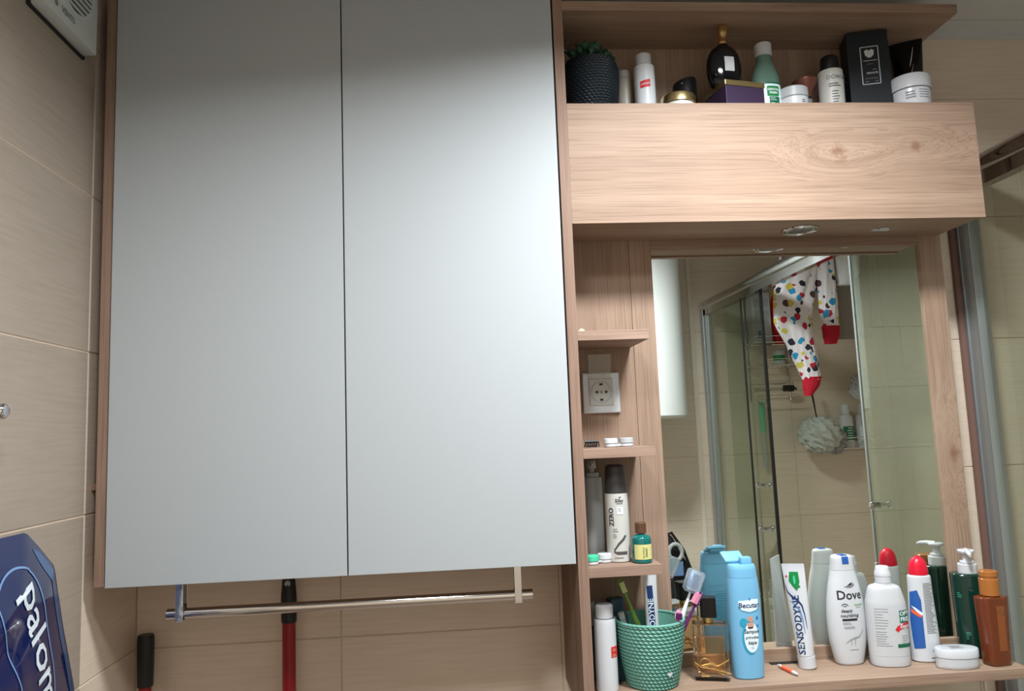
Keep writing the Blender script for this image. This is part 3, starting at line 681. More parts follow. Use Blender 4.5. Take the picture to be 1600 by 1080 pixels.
obj('small_print', merge(B.lines(.024, .0865, 2, .003, x0=-.009), B.lines(.026, .078, 2, .0028, x0=-.006, seed=5), B.patch(.018, .0315, .0325, 0)), M['greyink'], t)
obj('cream_swirl', merge(B.wrap(*strip2([(-.018, .045), (-.008, .052), (.004, .056), (.012, .057), (.018, .063), (.024, .072)], [.0002, .0013, .0018, .0012, .001, .0003])), B.wrap(*strip2([(.004, .055), (.002, .046), (.003, .038)], [.0012, .0007, .0002])), B.wrap(*strip2([(-.006, .052), (-.005, .044), (-.006, .040)], [.001, .0006, .0002]))), M['tissue'], t)
# lens solution
t = bottle('solution_bottle', 'white oval contact lens solution bottle with green and red label', 'bottle', .880, -.146, -.16)
B = Body([(0, .034, .021), (.002, .038, .024), (.002, .038, .024), (.02, .0395, .025), (.10, .0405, .0255), (.125, .0395, .025), (.125, .0395, .025), (.150, .033, .0215), (.158, .0275, .019), (.160, .018, .016), (.160, .018, .016), (.164, .0155, .0155)], n=2.3, seg=48)
obj('body', B.mesh(), M['white'], t, smooth=True)
obj('cap', merge(cyl(.0158, .164, .178), Body([(.178, .0162), (.1835, .016), (.1835, .016), (.190, .0140), (.1965, .0125), (.198, .010)], smooth=2).mesh()), M['whitegl'], t, smooth=True)
TL = -PI/2
obj('label_panel', B.patch(.075, .022, .121, .001, TL, .0003), M['white'], t)
obj('small_print', merge(B.lines(.028, .1155, 8, .0055, .0007, -.018, TL, seed=2), B.lines(.032, .070, 7, .0045, .0007, -.016, TL, seed=4), B.lines(.014, .062, 4, .0045, .0007, .026, TL, seed=6)), M['greyink'], t)
obj('green_box', B.patch(.026, .088, .112, .030, TL, .0007), M['optig'], t)
for s, z in (('OPTI', .1055), ('FREE', .0945)):
    v2, f = text2d(s, .0115, .03); obj('lettering', B.wrap(v2, f, .0305, z, TL, .0011), M['label'], t)
obj('red_swoosh', B.wrap(*strip2([(.009, .072), (.014, .078), (.024, .0815), (.044, .083)], [.004, .0045, .005, .0055]), th0=TL, off=.0007), M['redlabel'], t)
v2, f = text2d('Express', .0105, .02, .2); obj('lettering', B.wrap(v2, f, .033, .081, TL, .0011), M['label'], t)
obj('green_bar', B.patch(.034, .0395, .0465, .026, TL, .0007), M['optig'], t)
# deodorant
t = bottle('deodorant_bottle', 'white deodorant with red domed cap and blue label beside the lens solution', 'deodorant', .965, -.135, -.12)
B = Body([(0, .026, .017), (.003, .0295, .020), (.003, .0295, .020), (.04, .0295, .020), (.08, .0275, .019), (.13, .0245, .018), (.165, .0232, .0175), (.172, .022, .017), (.1745, .018, .015)], n=2.2, seg=44)
obj('body', B.mesh(), M['whitegl'], t, smooth=True)
obj('cap', Body([(.1745, .0195, .0165), (.185, .0192, .0163), (.198, .0165, .0145), (.207, .011, .010), (.2115, .004, .004)], seg=40).mesh(), M['red'], t, smooth=True)
obj('blue_panel', B.wrap(*fan([(-.010, .055), (.006, .06), (.012, .04), (.012, -.055), (-.010, -.058), (-.014, 0)]), -.020, .085, off=.0006), M['cobalt'], t)
obj('orange_streak', B.wrap(*fan([(-.012, .010), (-.004, .004), (.008, .0), (.006, -.008), (-.006, -.002), (-.013, .002)]), -.017, .098, off=.0010), M['orange'], t)
obj('white_streak', B.wrap(*fan([(-.012, .013), (-.004, .010), (.010, -.001), (.008, -.006), (-.002, .002)]), -.017, .100, off=.0013), M['label'], t)
obj('small_print', B.lines(.024, .158, 30, .0034, .0011, .010, seed=8), M['greyink'], t)
dm = [(0, .0065), (.0065, 0), (0, -.0065), (-.0065, 0), (0, .0065), (.0065, 0)]
obj('flame_symbol', merge(B.wrap(*strip2(dm, .0005), .012, .024, off=.0009), B.wrap(*fan([(0, .003), (.0014, .0005), (.001, -.0016), (-.001, -.0016), (-.0014, .0005)]), .012, .024, off=.0009), B.patch(.017, .0095, .0108, .010)), M['ink'], t)
# pump bottle
t = bottle('pump_bottle', 'dark green bottle with white pump at right end of the mirror', 'bottle', 1.078, -.130, -.35)
B = Body([(0, .028, .020), (.003, .031, .0225), (.003, .031, .0225), (.05, .0315, .023), (.15, .0345, .0245), (.167, .035, .025), (.167, .035, .025), (.171, .032, .022), (.1715, .014, .014)], n=2.6, seg=48)
obj('body', B.mesh(), M['dgreen'], t, smooth=True)
obj('white_label_strip', B.patch(.013, .070, .158, .036), M['offwhite'], t)
obj('label_print', merge(B.lines(.009, .152, 16, .005, .0008, .036, seed=12)), M['greyink'], t)
v2, f = text2d('SINCE', .006); 
obj('pale_print', merge(B.lines(.009, .132, 3, .004, .0008, -.026, seed=1), B.lines(.009, .052, 4, .004, .0008, -.016, seed=2), B.lines(.009, .03, 3, .004, .0008, .036, seed=2), B.wrap(*strip2(ellipse2(.003, .003, 12)+[(.003, 0)], .0006), .036, .060)), M['lgreen'], t)
pm = obj('pump_collar', merge(cyl(.0185, .170, .190), cyl(.0135, .190, .196)), M['white'], t, smooth=True)
obj('pump_stem', Body([(.196, .008), (.203, .007), (.210, .009), (.213, .015)], seg=24).mesh(), M['white'], pm, smooth=True)
hd = Vector((-.09, -.99, 0)).normalized()
obj('pump_head', merge(Body([(.213, .0155), (.2165, .0165), (.219, .0145), (.2195, .006)], seg=28, smooth=3).mesh(), tube([(0, 0, .2165), (hd.x*.02, hd.y*.02, .2165), (hd.x*.036, hd.y*.036, .2150), (hd.x*.044, hd.y*.044, .2125)], [.006, .0056, .0045, .0032], 12)), M['whitegl'], pm, smooth=True)
# small oval jar
t = bottle('cream_jar', 'low white oval jar on the shelf in front of the dark green pump bottle', 'jar', .998, -.186, -.1)
B = Body([(0, .0395, .022), (.002, .0415, .0235), (.002, .0415, .0235), (.021, .0415, .0235)], n=2.1, seg=48, smooth=3)
obj('base', B.mesh(), M['white'], t, smooth=True)
B = Body([(.0215, .0425, .0245), (.0355, .0425, .0245), (.0375, .041, .023), (.038, .035, .018)], n=2.1, seg=48, smooth=0)
obj('lid', B.mesh(), M['whitegl'], t, smooth=True)
obj('lid_print', merge(*[on3 for on3 in [(on_plane(strip2([(-.014+.002*(i % 2), .008-.004*i), (.013-.003*(i % 3), .008-.004*i)], .0008)[0], (0, 0, .0383), (1, 0, 0), (0, 1, 0)), strip2([(-.014+.002*(i % 2), .008-.004*i), (.013-.003*(i % 3), .008-.004*i)], .0008)[1]) for i in range(5)]]), M['greyink'], t)
# amber spray
t = bottle('spray_bottle', 'amber brown bottle with bronze cap at the right end of the shelf', 'bottle', 1.082, -.186, .12)
B = Body([(0, .022, .016), (.003, .0245, .018), (.003, .0245, .018), (.06, .027, .019), (.128, .0305, .020), (.130, .0305, .020), (.130, .0305, .020), (.134, .027, .018), (.1355, .012, .012)], n=3.6, seg=48)
obj('body', B.mesh(), M['amber'], t, smooth=True)
obj('body_panel', B.patch(.018, .030, .118, .002, off=.0005), mat('amber_panel', (136, 76, 42), .3), t)
obj('pale_print', merge(B.lines(.012, .112, 4, .004, .0010, .004, seed=11), B.patch(.003, .045, .047, .019), B.patch(.003, .025, .0275, .016)), M['palegold'], t)
obj('cap', merge(cyl(.0185, .136, .170), cyl(.0165, .170, .1735, bev=.0005), cyl(.0175, .1735, .185)), M['ambercap'], t, smooth=True)

# ---------------------------------------------------------------- things in the column of small shelves
Z3, Z2 = 1.237, 1.4608
t = thing('hairspray_can', 'white hairspray can with tall charcoal cap on the third small shelf', 'spray can', (.319, -.185, Z3))
B = Body([(0, .0205), (.002, .0230), (.002, .0230), (.120, .0230), (.131, .0222), (.131, .0222)], seg=40)
obj('body', B.mesh(), M['offwhite'], t, smooth=True)
obj('cap', Body([(.1315, .0225), (.15, .022), (.178, .0200), (.186, .0185), (.189, .015)], seg=40, smooth=3).mesh(), mat('charcoal_plastic', (58, 56, 56), .4), t, smooth=True)
v2, f = text2d('Silky', .0095, .02); obj('logo_lettering', B.wrap(v2, f, .001, .119), M['ink'], t)
obj('logo_leaf', merge(B.wrap(*fan([(-.003, -.001), (.001, .002), (.003, .001), (.0, -.001)]), .002, .1255), B.patch(.012, .1130, .1140, .001)), M['ink'], t)
v2, f = text2d('ZERO', .014, .02); obj('side_lettering', B.wrap(v2, f, -.0165, .088, rot=PI/2), M['ink'], t)
obj('price_sticker', B.patch(.013, .093, .107, .0015, off=.0007), M['label'], t)
obj('sticker_print', B.lines(.009, .1035, 2, .004, .0012, .0015, off=.0011), M['greyink'], t)
obj('stroke_mark', merge(B.wrap(*strip2([(-.011, .0265), (-.004, .036), (.006, .045), (.011, .052)], [.0015, .0022, .0024, .0022])), B.wrap(*strip2([(-.012, .0275), (-.013, .021), (-.009, .0185)], [.0015, .0016, .0022])), B.wrap(*strip2([(-.009, .0185), (.013, .0185)], .0030))), mat('dark_print', (74, 70, 70), .5), t)
obj('small_print', merge(B.lines(.014, .064, 2, .004, .0012, -.008), B.lines(.010, .054, 3, .003, .0010, -.010), B.lines(.028, .009, 1, .004, .0016, .0)), M['greyink'], t)
t = thing('hand_wash_bottle', 'tall pale bottle with pump top in the shade behind the hairspray can', 'bottle', (.283, -.122, Z3))
obj('body', Body([(0, .018), (.003, .0205), (.003, .0205), (.150, .0205), (.1555, .018)], seg=36).mesh(), M['lightgrey'], t, smooth=True)
obj('pump_collar', cyl(.0150, .1555, .172), M['lightgrey'], t, smooth=True)
obj('pump_head', merge(cyl(.006, .172, .180), Body([(.180, .0105), (.196, .0085), (.198, .006)], smooth=0, seg=24).mesh(), box(-.004, .004, -.022, 0, .186, .192)), M['offwhite'], t, smooth=True)
t = thing('lotion_bottle', 'small teal bottle with brown cap and yellow label on third small shelf', 'bottle', (.3585, -.212, Z3))
B = Body([(0, .0165), (.002, .0195), (.002, .0195), (.041, .0195), (.050, .0165), (.0535, .0095)], seg=36)
obj('body', B.mesh(), M['tealliq'], t, smooth=True)
obj('neck', cyl(.0088, .0535, .057), M['clear'], t, smooth=True)
obj('cap', cyl(.0108, .056, .0765), M['brown'], t, smooth=True)
obj('yellow_label', B.patch(.040, .008, .036, 0), M['yellow'], t)
v2, f = text2d('BOTANICA', .0042); obj('label_print', merge(B.wrap(v2, f, -.001, .0215, off=.001, rot=PI/2), merge(*[B.patch(.0006, .012, .030, .003+.0016*i, off=.001, nx=2) for i in range(3)])), M['ink'], t)
t = thing('nail_polish_bottle', 'small black bottle with grey cap behind the little teal bottle', 'bottle', (.342, -.125, Z3))
obj('body', cyl(.011, 0, .042, bev=.003), M['blackgl'], t, smooth=True); obj('cap', cyl(.007, .042, .062), M['greyink'], t, smooth=True)
def lens_case(t, ca, cbm):
    for s, mm in ((-1, ca), (1, cbm)):
        w = obj('well', cyl(.0135, 0, .008, cx=s*.0165, bev=.002), M['whitegl'], t, smooth=True)
        obj('screw_cap', Body([(.008, .0145), (.0165, .0142), (.018, .012)], smooth=0, seg=30).mesh(), mm, w, smooth=True, loc=(s*.0165, 0, 0))
    obj('bridge', box(-.008, .008, -.005, .005, .002, .006), M['whitegl'], t, bevel=.001)
t = thing('lens_case', 'white contact lens case with one mint green cap on third small shelf', 'lens case', (.274, -.200, Z3), .5); lens_case(t, M['lgreen'], M['whitegl'])
t = thing('lens_case', 'white and grey contact lens case on the shelf below the socket', 'lens case', (.330, -.185, Z2), .1); lens_case(t, M['whitegl'], M['lightgrey'])
t = thing('hair_clip', 'small black hair claw lying left of the lens case below the socket', 'hair clip', (.274, -.190, Z2), .1)
obj('jaw', merge(*[tube([(x, -.010, .002), (x+.001, -.006, .010), (x, 0, .013)], .0013, 6) for x in [-.012+.004*i for i in range(7)]]+[tube([(-.014, 0, .013), (.014, 0, .013)], .002, 8)]), M['black'], t, smooth=True)
obj('jaw', merge(*[tube([(x, .010, .002), (x+.001, .006, .010), (x, 0, .013)], .0013, 6) for x in [-.012+.004*i for i in range(7)]]), M['black'], t, smooth=True)
obj('spring', tube([(.004*math.cos(k*.9)-.005+k*.0005, .003*math.sin(k*.9), .010) for k in range(24)], .0006, 5), M['black'], t)
t = thing('cotton_pad', 'crumpled scrap of pale paper on the topmost small shelf', 'paper', (.262, -.205, 1.6905))
obj('scrap', Body([(0, .006, .005), (.003, .008, .006), (.007, .006, .004), (.010, .002, .002)], n=1.6, seg=9, smooth=2).mesh(), mat('pale_paper', (214, 190, 164), .8), t)

# ---------------------------------------------------------------- things on top of the oak box
t = thing('potted_plant', 'small artificial plant in a black woven pot at left of top shelf', 'plant', (.3145, -.168, BZ))
pp = [(0, .044), (.004, .049), (.04, .056), (.08, .0595), (.105, .0585), (.118, .054), (.122, .051)]
obj('pot', woven(pp, 36, 20, .003), M['darkcup'], t, smooth=True)
obj('soil', cyl(.050, .08, .108), M['soil'], t)
def leafm(L, W, m4):
    pts = [(0, 0, 0), (-W*.7, L*.35, .002), (0, L*.35, -.002), (W*.7, L*.35, .002), (-W, L*.65, .001), (0, L*.65, -.001), (W, L*.65, .001), (0, L, -.004)]
    return xf((pts, [(0, 2, 1), (0, 3, 2), (1, 2, 5, 4), (2, 3, 6, 5), (4, 5, 7), (5, 6, 7)]), m4)
lv = []
for k in range(150):
    a = random.uniform(0, 2*PI); r = random.uniform(.0, .042); el = random.uniform(.1, 1.3); L_ = random.uniform(.016, .030)
    lv.append(leafm(L_, L_*.30, tr(r*math.cos(a), r*math.sin(a), random.uniform(.114, .142)) @ rotz(a-PI/2+random.uniform(-.7, .7)) @ rotx(el)))
st = [tube([(0, 0, .10), (r_*math.cos(a)*.5, r_*math.sin(a)*.5, .12), (r_*math.cos(a), r_*math.sin(a), .138)], .001, 5) for a, r_ in [(k*.7, .02+.002*k) for k in range(9)]]
obj('foliage', merge(*lv, *st), M['leaf'], t, kind='stuff')
t = thing('lotion_bottle', 'small translucent bottle with pale cap beside the black woven pot', 'bottle', (.4, -.118, BZ))
obj('body', Body([(0, .015), (.003, .0168), (.003, .0168), (.105, .0168), (.112, .013)], seg=32).mesh(), mat('frosted_plastic', (176, 172, 160), .3), t, smooth=True)
obj('cap', cyl(.0150, .112, .131, bev=.002), M['offwhite'], t, smooth=True)
t = thing('lotion_bottle', 'white bottle with slanted red label on the top shelf', 'bottle', (.435, -.160, BZ))
B = Body([(0, .019), (.003, .0225), (.003, .0225), (.108, .0225), (.118, .0205), (.122, .0165)], seg=40)
obj('body', B.mesh(), mat('milky_plastic', (206, 212, 216), .3), t, smooth=True)
obj('cap', cyl(.0170, .122, .148, bev=.002), M['whitegl'], t, smooth=True)
obj('red_label', B.wrap(*fan([(-.012, -.008), (.010, -.005), (.010, .012), (-.012, .007)]), -.004, .072), M['redlabel'], t)
v2, f = text2d('CAPILAR', .0050, .02); obj('label_print', B.wrap(v2, f, -.005, .073, off=.001, rot=.16), M['label'], t)
t = thing('powder_compact', 'round pale gold lidded compact on the top shelf edge', 'cosmetic', (.492, -.205, BZ))
obj('base', cyl(.034, 0, .012, bev=.002), M['offwhite'], t, smooth=True); obj('lid', Body([(.012, .0365), (.027, .0365), (.031, .034), (.032, .028)], smooth=0, seg=44).mesh(), M['palegold'], t, smooth=True)
t = thing('cologne_bottle', 'squat black cylinder with slanted top behind the gold compact', 'bottle', (.535, -.125, BZ))
obj('body', cyl(.0265, 0, .055, bev=.003), M['blackgl'], t, smooth=True)
v, f = Body([(.055, .0262), (.100, .0262), (.104, .024)], smooth=0, seg=36).mesh(); obj('cap', ([(x, y, z+(x*.25 if z > .09 else 0)) for x, y, z in v], f), M['black'], t, smooth=True)
obj('tip_dot', Body([(.0, .0022), (.0008, .002)], smooth=0, seg=12).mesh(), M['silverink'], t, loc=(-.014, -.0262, .088))
# purple box standing corner-on
t = thing('gift_box', 'dark purple box with gold lid, corner toward the room, on top shelf', 'box', (.622, -.191, BZ), .2)
obj('box_body', box(-.046, .046, -.038, .038, 0, .044), M['purple'], t, bevel=.001)
obj('lid', box(-.0475, .0475, -.0395, .0395, .044, .056), M['palegold'], t, bevel=.0012, label='gold lid')
t = thing('perfume_bottle', 'round black perfume bottle with gold stopper standing on the purple box', 'perfume', (.600, -.196, BZ+.056), .1)
B = Body([(0, .026, .016), (.004, .031, .019), (.02, .036, .022), (.042, .0385, .0235), (.064, .036, .022), (.082, .027, .018), (.092, .015, .012), (.096, .011, .011)], n=2.2, seg=44)
obj('body', B.mesh(), M['blackgl'], t, smooth=True)
obj('crest_plate', B.patch(.022, .028, .060, .002), M['silverink'], t)
obj('crest', B.wrap(*fan([(-.009, .004), (-.004, .001), (0, .006), (.004, .001), (.009, .004), (.007, -.006), (0, -.010), (-.007, -.006)]), .002, .043, off=.001), M['whitegl'], t)
obj('collar', cyl(.0105, .094, .102), M['gold'], t, smooth=True)
obj('stopper', Body([(.102, .011, .010), (.112, .0085, .008), (.125, .011, .009), (.134, .0115, .008), (.140, .008, .006), (.1425, .003, .003)], n=2.6, seg=28, cx=lambda z: ((z-.102)*.13, 0)).mesh(), M['gold'], t, smooth=True)
# mouthwash
t = thing('mouthwash_bottle', 'green mouthwash bottle with white cap and green label on top shelf', 'bottle', (.699, -.175, BZ))
B = Body([(0, .027, .019), (.003, .0305, .021), (.003, .0305, .021), (.075, .0305, .021), (.095, .0275, .0195), (.115, .020, .0165), (.125, .0165, .015), (.138, .0165, .015)], n=2.3, seg=44)
obj('body', B.mesh(), M['mouth'], t, smooth=True)
obj('cap', cyl(.0185, .136, .165, bev=.002), M['white'], t, smooth=True)
obj('white_label', B.patch(.066, .006, .066, 0), M['label'], t)
obj('green_bands', merge(B.patch(.066, .066, .070, 0), B.patch(.066, .001, .006, 0)), M['optig'], t)
obj('green_badge', B.wrap(*fan([(-.0135, .012), (-.011, .015), (.015, .015), (.015, -.004), (.012, -.008), (-.013, -.008)]), .006, .046, off=.0007), M['cgreen'], t)
for s, z in (('DENTAL', .053), ('FRESH', .0455)):
    v2, f = text2d(s, .0068, .03); obj('lettering', B.wrap(v2, f, .007, z, off=.0011), M['label'], t)
obj('lower_badge', B.patch(.024, .014, .037, .009, off=.0006), M['optig'], t)
obj('small_print', merge(B.lines(.018, .033, 2, .004, .001, .008, off=.001), B.lines(.014, .022, 3, .003, .001, .006, off=.001)), M['label'], t)
t = thing('cream_jar', 'pale jar with flat lid right of the green mouthwash', 'jar', (.757, -.178, BZ))
B = Body([(0, .029), (.003, .031), (.034, .031)], smooth=0); obj('body', B.mesh(), M['white'], t, smooth=True); obj('lid', cyl(.0318, .035, .058, bev=.002), M['lightgrey'], t, smooth=True)
obj('label_print', B.lines(.010, .024, 5, .004, .001, .010), M['purple'], t)
t = thing('makeup_brush', 'short makeup brush with flared copper top beside pale jar', 'brush', (.797, -.158, BZ))
obj('handle', cyl(.0125, 0, .050), M['black'], t, smooth=True)
obj('ferrule_label', Body([(.026, .0128), (.044, .0128)], smooth=0).mesh(), M['greyink'], t, smooth=True)
obj('flare', Body([(.050, .012), (.062, .015), (.078, .023), (.088, .027), (.0885, .024)], seg=36).mesh(), M['copper'], t, smooth=True)
t = thing('hair_wax_tin', 'grey printed can with black nozzle beside the tall black box', 'can', (.851, -.168, BZ))
B = Body([(0, .024), (.002, .0265), (.002, .0265), (.096, .0265), (.100, .025)], seg=40); obj('body', B.mesh(), M['offwhite'], t, smooth=True)
obj('nozzle', Body([(.100, .0205), (.130, .0185), (.138, .0165), (.141, .012)], seg=32, smooth=2).mesh(), M['black'], t, smooth=True)
v2, f = text2d('DOMOR', .0125, .02); obj('lettering', B.wrap(v2, f, .002, .083), M['greyink'], t)
obj('small_print', merge(B.lines(.032, .067, 2, .005, .0016, -.002), B.lines(.022, .050, 6, .006, .0012, -.002, seed=4)), M['ink'], t)
v2, f = text2d('CARE', .013, .01); obj('side_lettering', B.wrap(v2, f, .024, .040, rot=-PI/2), M['greyink'], t)
t = thing('perfume_box', 'tall navy black carton with silver framed crest on the top shelf', 'box', (.945, -.150, BZ), -.27)
obj('carton', box(-.043, .043, -.030, .030, 0, .196), M['navybox'], t, bevel=.0012)
fy = -.0306
def fr2(pts, w): v, f = strip2(pts, w); return on_plane(v, (0, fy, 0), (1, 0, 0), (0, 0, 1)), f
obj('silver_frame', merge(fr2([(-.016, .073), (.0205, .073)], .0009), fr2([(-.016, .159), (.0205, .159)], .0009), fr2([(-.016, .073), (-.016, .159)], .0009), fr2([(.0205, .073), (.0205, .159)], .0009), fr2([(-.012, .127), (.0165, .127)], .0007)), M['silverink'], t)
cv, cf = fan([(-.010, .006), (-.005, .009), (0, .006), (.005, .009), (.010, .006), (.009, -.004), (.003, -.010), (-.003, -.010), (-.009, -.004)])
obj('crest', (on_plane(cv, (.002, fy, .144), (1, 0, 0), (0, 0, 1)), cf), M['silverink'], t)
v2, f = text2d('PRIVATE', .0062, .02); obj('lettering', (on_plane(v2, (.005, fy, .098), (1, 0, 0), (0, 0, 1)), f), M['silverink'], t)
obj('small_print', merge(fr2([(-.011, .086), (.016, .086)], .0006), fr2([(-.011, .079), (-.004, .079)], .0008), fr2([(.010, .079), (.017, .079)], .0008), fr2([(.006, .106), (.014, .106)], .0008), fr2([(-.004, .119), (.009, .119)], .0006)), M['greyink'], t)
t = thing('sample_vial', 'thin silver vial standing against left of the tall black box', 'bottle', (.888, -.150, BZ))
obj('tube', cyl(.0045, 0, .085), M['slate'], t, smooth=True); obj('cap', cyl(.005, .085, .108), M['greyink'], t, smooth=True)
t = thing('cream_jar', 'round white cream jar at right end of the top shelf', 'jar', (1.018, -.190, BZ))
B = Body([(0, .0375), (.003, .0395), (.044, .0395)], smooth=0, seg=48); obj('body', B.mesh(), M['whitegl'], t, smooth=True)
obj('lid', Body([(.046, .0415), (.073, .0415), (.0765, .0395), (.077, .034)], smooth=0, seg=48).mesh(), M['white'], t, smooth=True)
obj('label_print', merge(B.lines(.032, .037, 4, .0055, .0010, .010), B.lines(.022, .033, 3, .006, .003, -.022, seed=5)), M['greyink'], t)
t = thing('cream_tube', 'black squeeze tube behind the round white jar, top corner raised', 'tube', (1.064, -.122, BZ), -.55)
b, tw = tube_pack(t, .070, .222, .024, .03, M['blackgl'], M['black'])
obj('silver_line', b.wrap(*strip2([(.014, .182), (.008, .152), (.004, .135)], [.0004, .0012, .0006]), off=.001), M['silverink'], t)
obj('drop_mark', b.wrap(*strip2([(.012, .140), (.007, .122), (.009, .113), (.016, .112), (.019, .118)], [.0003, .0006, .0009, .0010, .0005]), off=.001), M['silverink'], t)
v2, f = text2d('dermol', .0150, .0); obj('lettering', b.wrap(v2, f, .002, .085, off=.001), M['silverink'], t)

# ---------------------------------------------------------------- left wall things
vt = thing('wall_vent', 'white square extractor fan cover high on the left tiled wall', 'vent', (XL, -.388, 2.318))
obj('cover', box(.0, .030, -.090, .090, -.090, .085), M['vent'], vt, bevel=.006, smooth=True)
obj('backing_plate', box(.0, .006, -.094, .094, -.094, .094), M['darkgap'], vt)
obj('grille_recess', xf(cyl(.062, 0, .001, seg=40), tr(.0302, 0, .01) @ roty(PI/2)), M['darkgap'], vt)
for k in range(11):
    z = -.044+k*.0108; hw = math.sqrt(max(.062**2-(z-.01)**2, 0))
    if hw > .01: obj('slat', box(.0300, .0340, -hw, hw, z-.0022, z+.0022), M['vent'], vt)
obj('grille_frame', xf(ring(.062, .070, -.0015, .0015, 40), tr(.0315, 0, .01) @ rotz(PI/2)), M['vent'], vt, smooth=True)
v2, f = text2d('VENTS', .015, .04); obj('lettering', (on_plane(v2, (.0304, -.018, -.070), (0, 1, 0), (0, 0, 1)), f), M['greyink'], vt)
v2, f = fan(ellipse2(.0055, .0055)); obj('round_mark', (on_plane(v2, (.0304, -.058, -.070), (0, 1, 0), (0, 0, 1)), f), M['greyink'], vt)
def hook(lab, y, z):
    h = thing('wall_hook', lab, 'hook', (XL, y, z))
    obj('plate', xf(cyl(.014, 0, .004), roty(PI/2)), M['chrome'], h, smooth=True)
    obj('peg', xf(Body([(.004, .005), (.024, .0045), (.026, .010), (.036, .0115), (.040, .008)], seg=24, smooth=3).mesh(), roty(PI/2)), M['chrome'], h, smooth=True)
hook('round chrome wall hook on the left tiled wall above the blue pack', -.562, 1.556)
hook('chrome wall hook holding the strap of the glossy blue pack', -.700, 1.500)
# glossy blue pack
pk = thing('paper_roll_pack', 'glossy dark blue plastic pack with white lettering hanging on left wall', 'pack', (-.635, -.70, 1.12))
cy, cz = 0, 0
out = [(.268, .009), (.285, -.12), (.275, -.27), (-.22, -.27), (-.235, 0), (-.18, .21), (-.08, .266), (.118, .266), (.155, .240), (.196, .208), (.225, .12)]
out = [((a+1)*1.0667-1, 1.0667*b-.0253) for a, b in out]
def radial(y, z):
    a = math.atan2(z, y); best = None
    for (x1, z1), (x2, z2) in zip(out, out[1:]+out[:1]):
        d = math.cos(a)*(z2-z1)-math.sin(a)*(x2-x1)
        if abs(d) < 1e-9: continue
        tt = (x1*(z2-z1)-z1*(x2-x1))/d; uu = (x1*math.sin(a)-z1*math.cos(a))/d
        if tt > 0 and -1e-6 <= uu <= 1+1e-6: best = tt
    return math.hypot(y, z)/(best or 1)
def bulge(y, z):
    s = min(1, radial(y, z)); a = math.atan2(z, y)
    return .036*(1-s**3.2)+.0022*math.sin(a*9+s*8)*(s*(1-s)*4)+.0015*math.sin(y*90+z*40)*(1-s)
NR, NA = 30, 200; V = [(bulge(0, 0), 0, 0)]; F = []
per = []
for k in range(NA):
    a = 2*PI*k/NA; r_ = 1/radial(math.cos(a), math.sin(a)); per.append((math.cos(a)*r_, math.sin(a)*r_))
for j in range(1, NR+1):
    for yy, zz in per: V.append((bulge(yy*j/NR, zz*j/NR), yy*j/NR, zz*j/NR))
for k in range(NA): F.append((0, 1+k, 1+(k+1) % NA))
for j in range(NR-1):
    for k in range(NA): a = 1+j*NA+k; b = 1+j*NA+(k+1) % NA; F.append((a, b, b+NA, a+NA))
n0 = len(V); back = [(-.036 if False else -.030*(1-1), y_, z_) for y_, z_ in per]
V += [(-.004, y_, z_) for y_, z_ in per]+[(-.030, y_*.85, z_*.85) for y_, z_ in per]
for k in range(NA):
    a = 1+(NR-1)*NA+k; b = 1+(NR-1)*NA+(k+1) % NA; F.append((a, b, n0+(k+1) % NA, n0+k)); F.append((n0+k, n0+(k+1) % NA, n0+NA+(k+1) % NA, n0+NA+k))
F.append(tuple(range(n0+NA, n0+2*NA)))
obj('film', (V, F), M['packblue'], pk, smooth=True)
def onpack(v2, off=.0006): return [(bulge(y_, z_)+off, y_, z_) for y_, z_ in v2]
def dens(pts, n=6):
    r = []
    for a, b in zip(pts, pts[1:]): r += [(a[0]+(b[0]-a[0])*i/n, a[1]+(b[1]-a[1])*i/n) for i in range(n)]
    return r+[pts[-1]]
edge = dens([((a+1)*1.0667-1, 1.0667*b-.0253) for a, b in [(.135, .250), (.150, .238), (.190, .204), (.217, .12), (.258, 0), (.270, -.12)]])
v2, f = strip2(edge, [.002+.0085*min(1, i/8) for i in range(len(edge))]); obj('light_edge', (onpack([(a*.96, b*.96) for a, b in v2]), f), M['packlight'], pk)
ln = [p[:2] for p in bez((.055, .20), (.085, .232), (.13, .215))]+[p[:2] for p in bez((.132, .212), (.165, .19), (.178, .13))]+[(.190, .07), (.202, 0), (.214, -.08)]
ln = [((a+1)*1.035-1, 1.035*b-.0133) for a, b in ln]; v2, f = strip2(dens(ln, 2), .0016); obj('pale_outline', (onpack(v2, .001), f), M['packline'], pk)
ln = [(.078, .19), (.085, .15), (.098, .11), (.115, .075), (.135, .04), (.150, .01), (.160, -.04)]
v2, f = strip2(dens(ln, 3), .0012); obj('pale_outline', (onpack(v2, .001), f), M['packline'], pk)
v2, f = text2d('paloma', .080, .008); d_ = Vector((.30, -.954)); n_ = Vector((.954, .30)); o_ = Vector((.190, .085))
o_ = Vector((.163, .180))+d_*.104
obj('lettering', (onpack([tuple(o_+d_*x+n_*y) for x, y in v2], .0014), f), M['packwhite'], pk)
v2, f = strip2([(.02, -.02), (.06, -.01), (.085, .005)], .002); obj('swash', (onpack(v2, .001), f), M['packline'], pk)
obj('strap', tube([(0, .062, .262), (0, .058, .30), (-.01, .03, .36), (-.013, 0, .392), (-.01, -.03, .36), (0, -.058, .30), (0, -.062, .262)], .0075, 8), M['packblue'], pk, smooth=True)

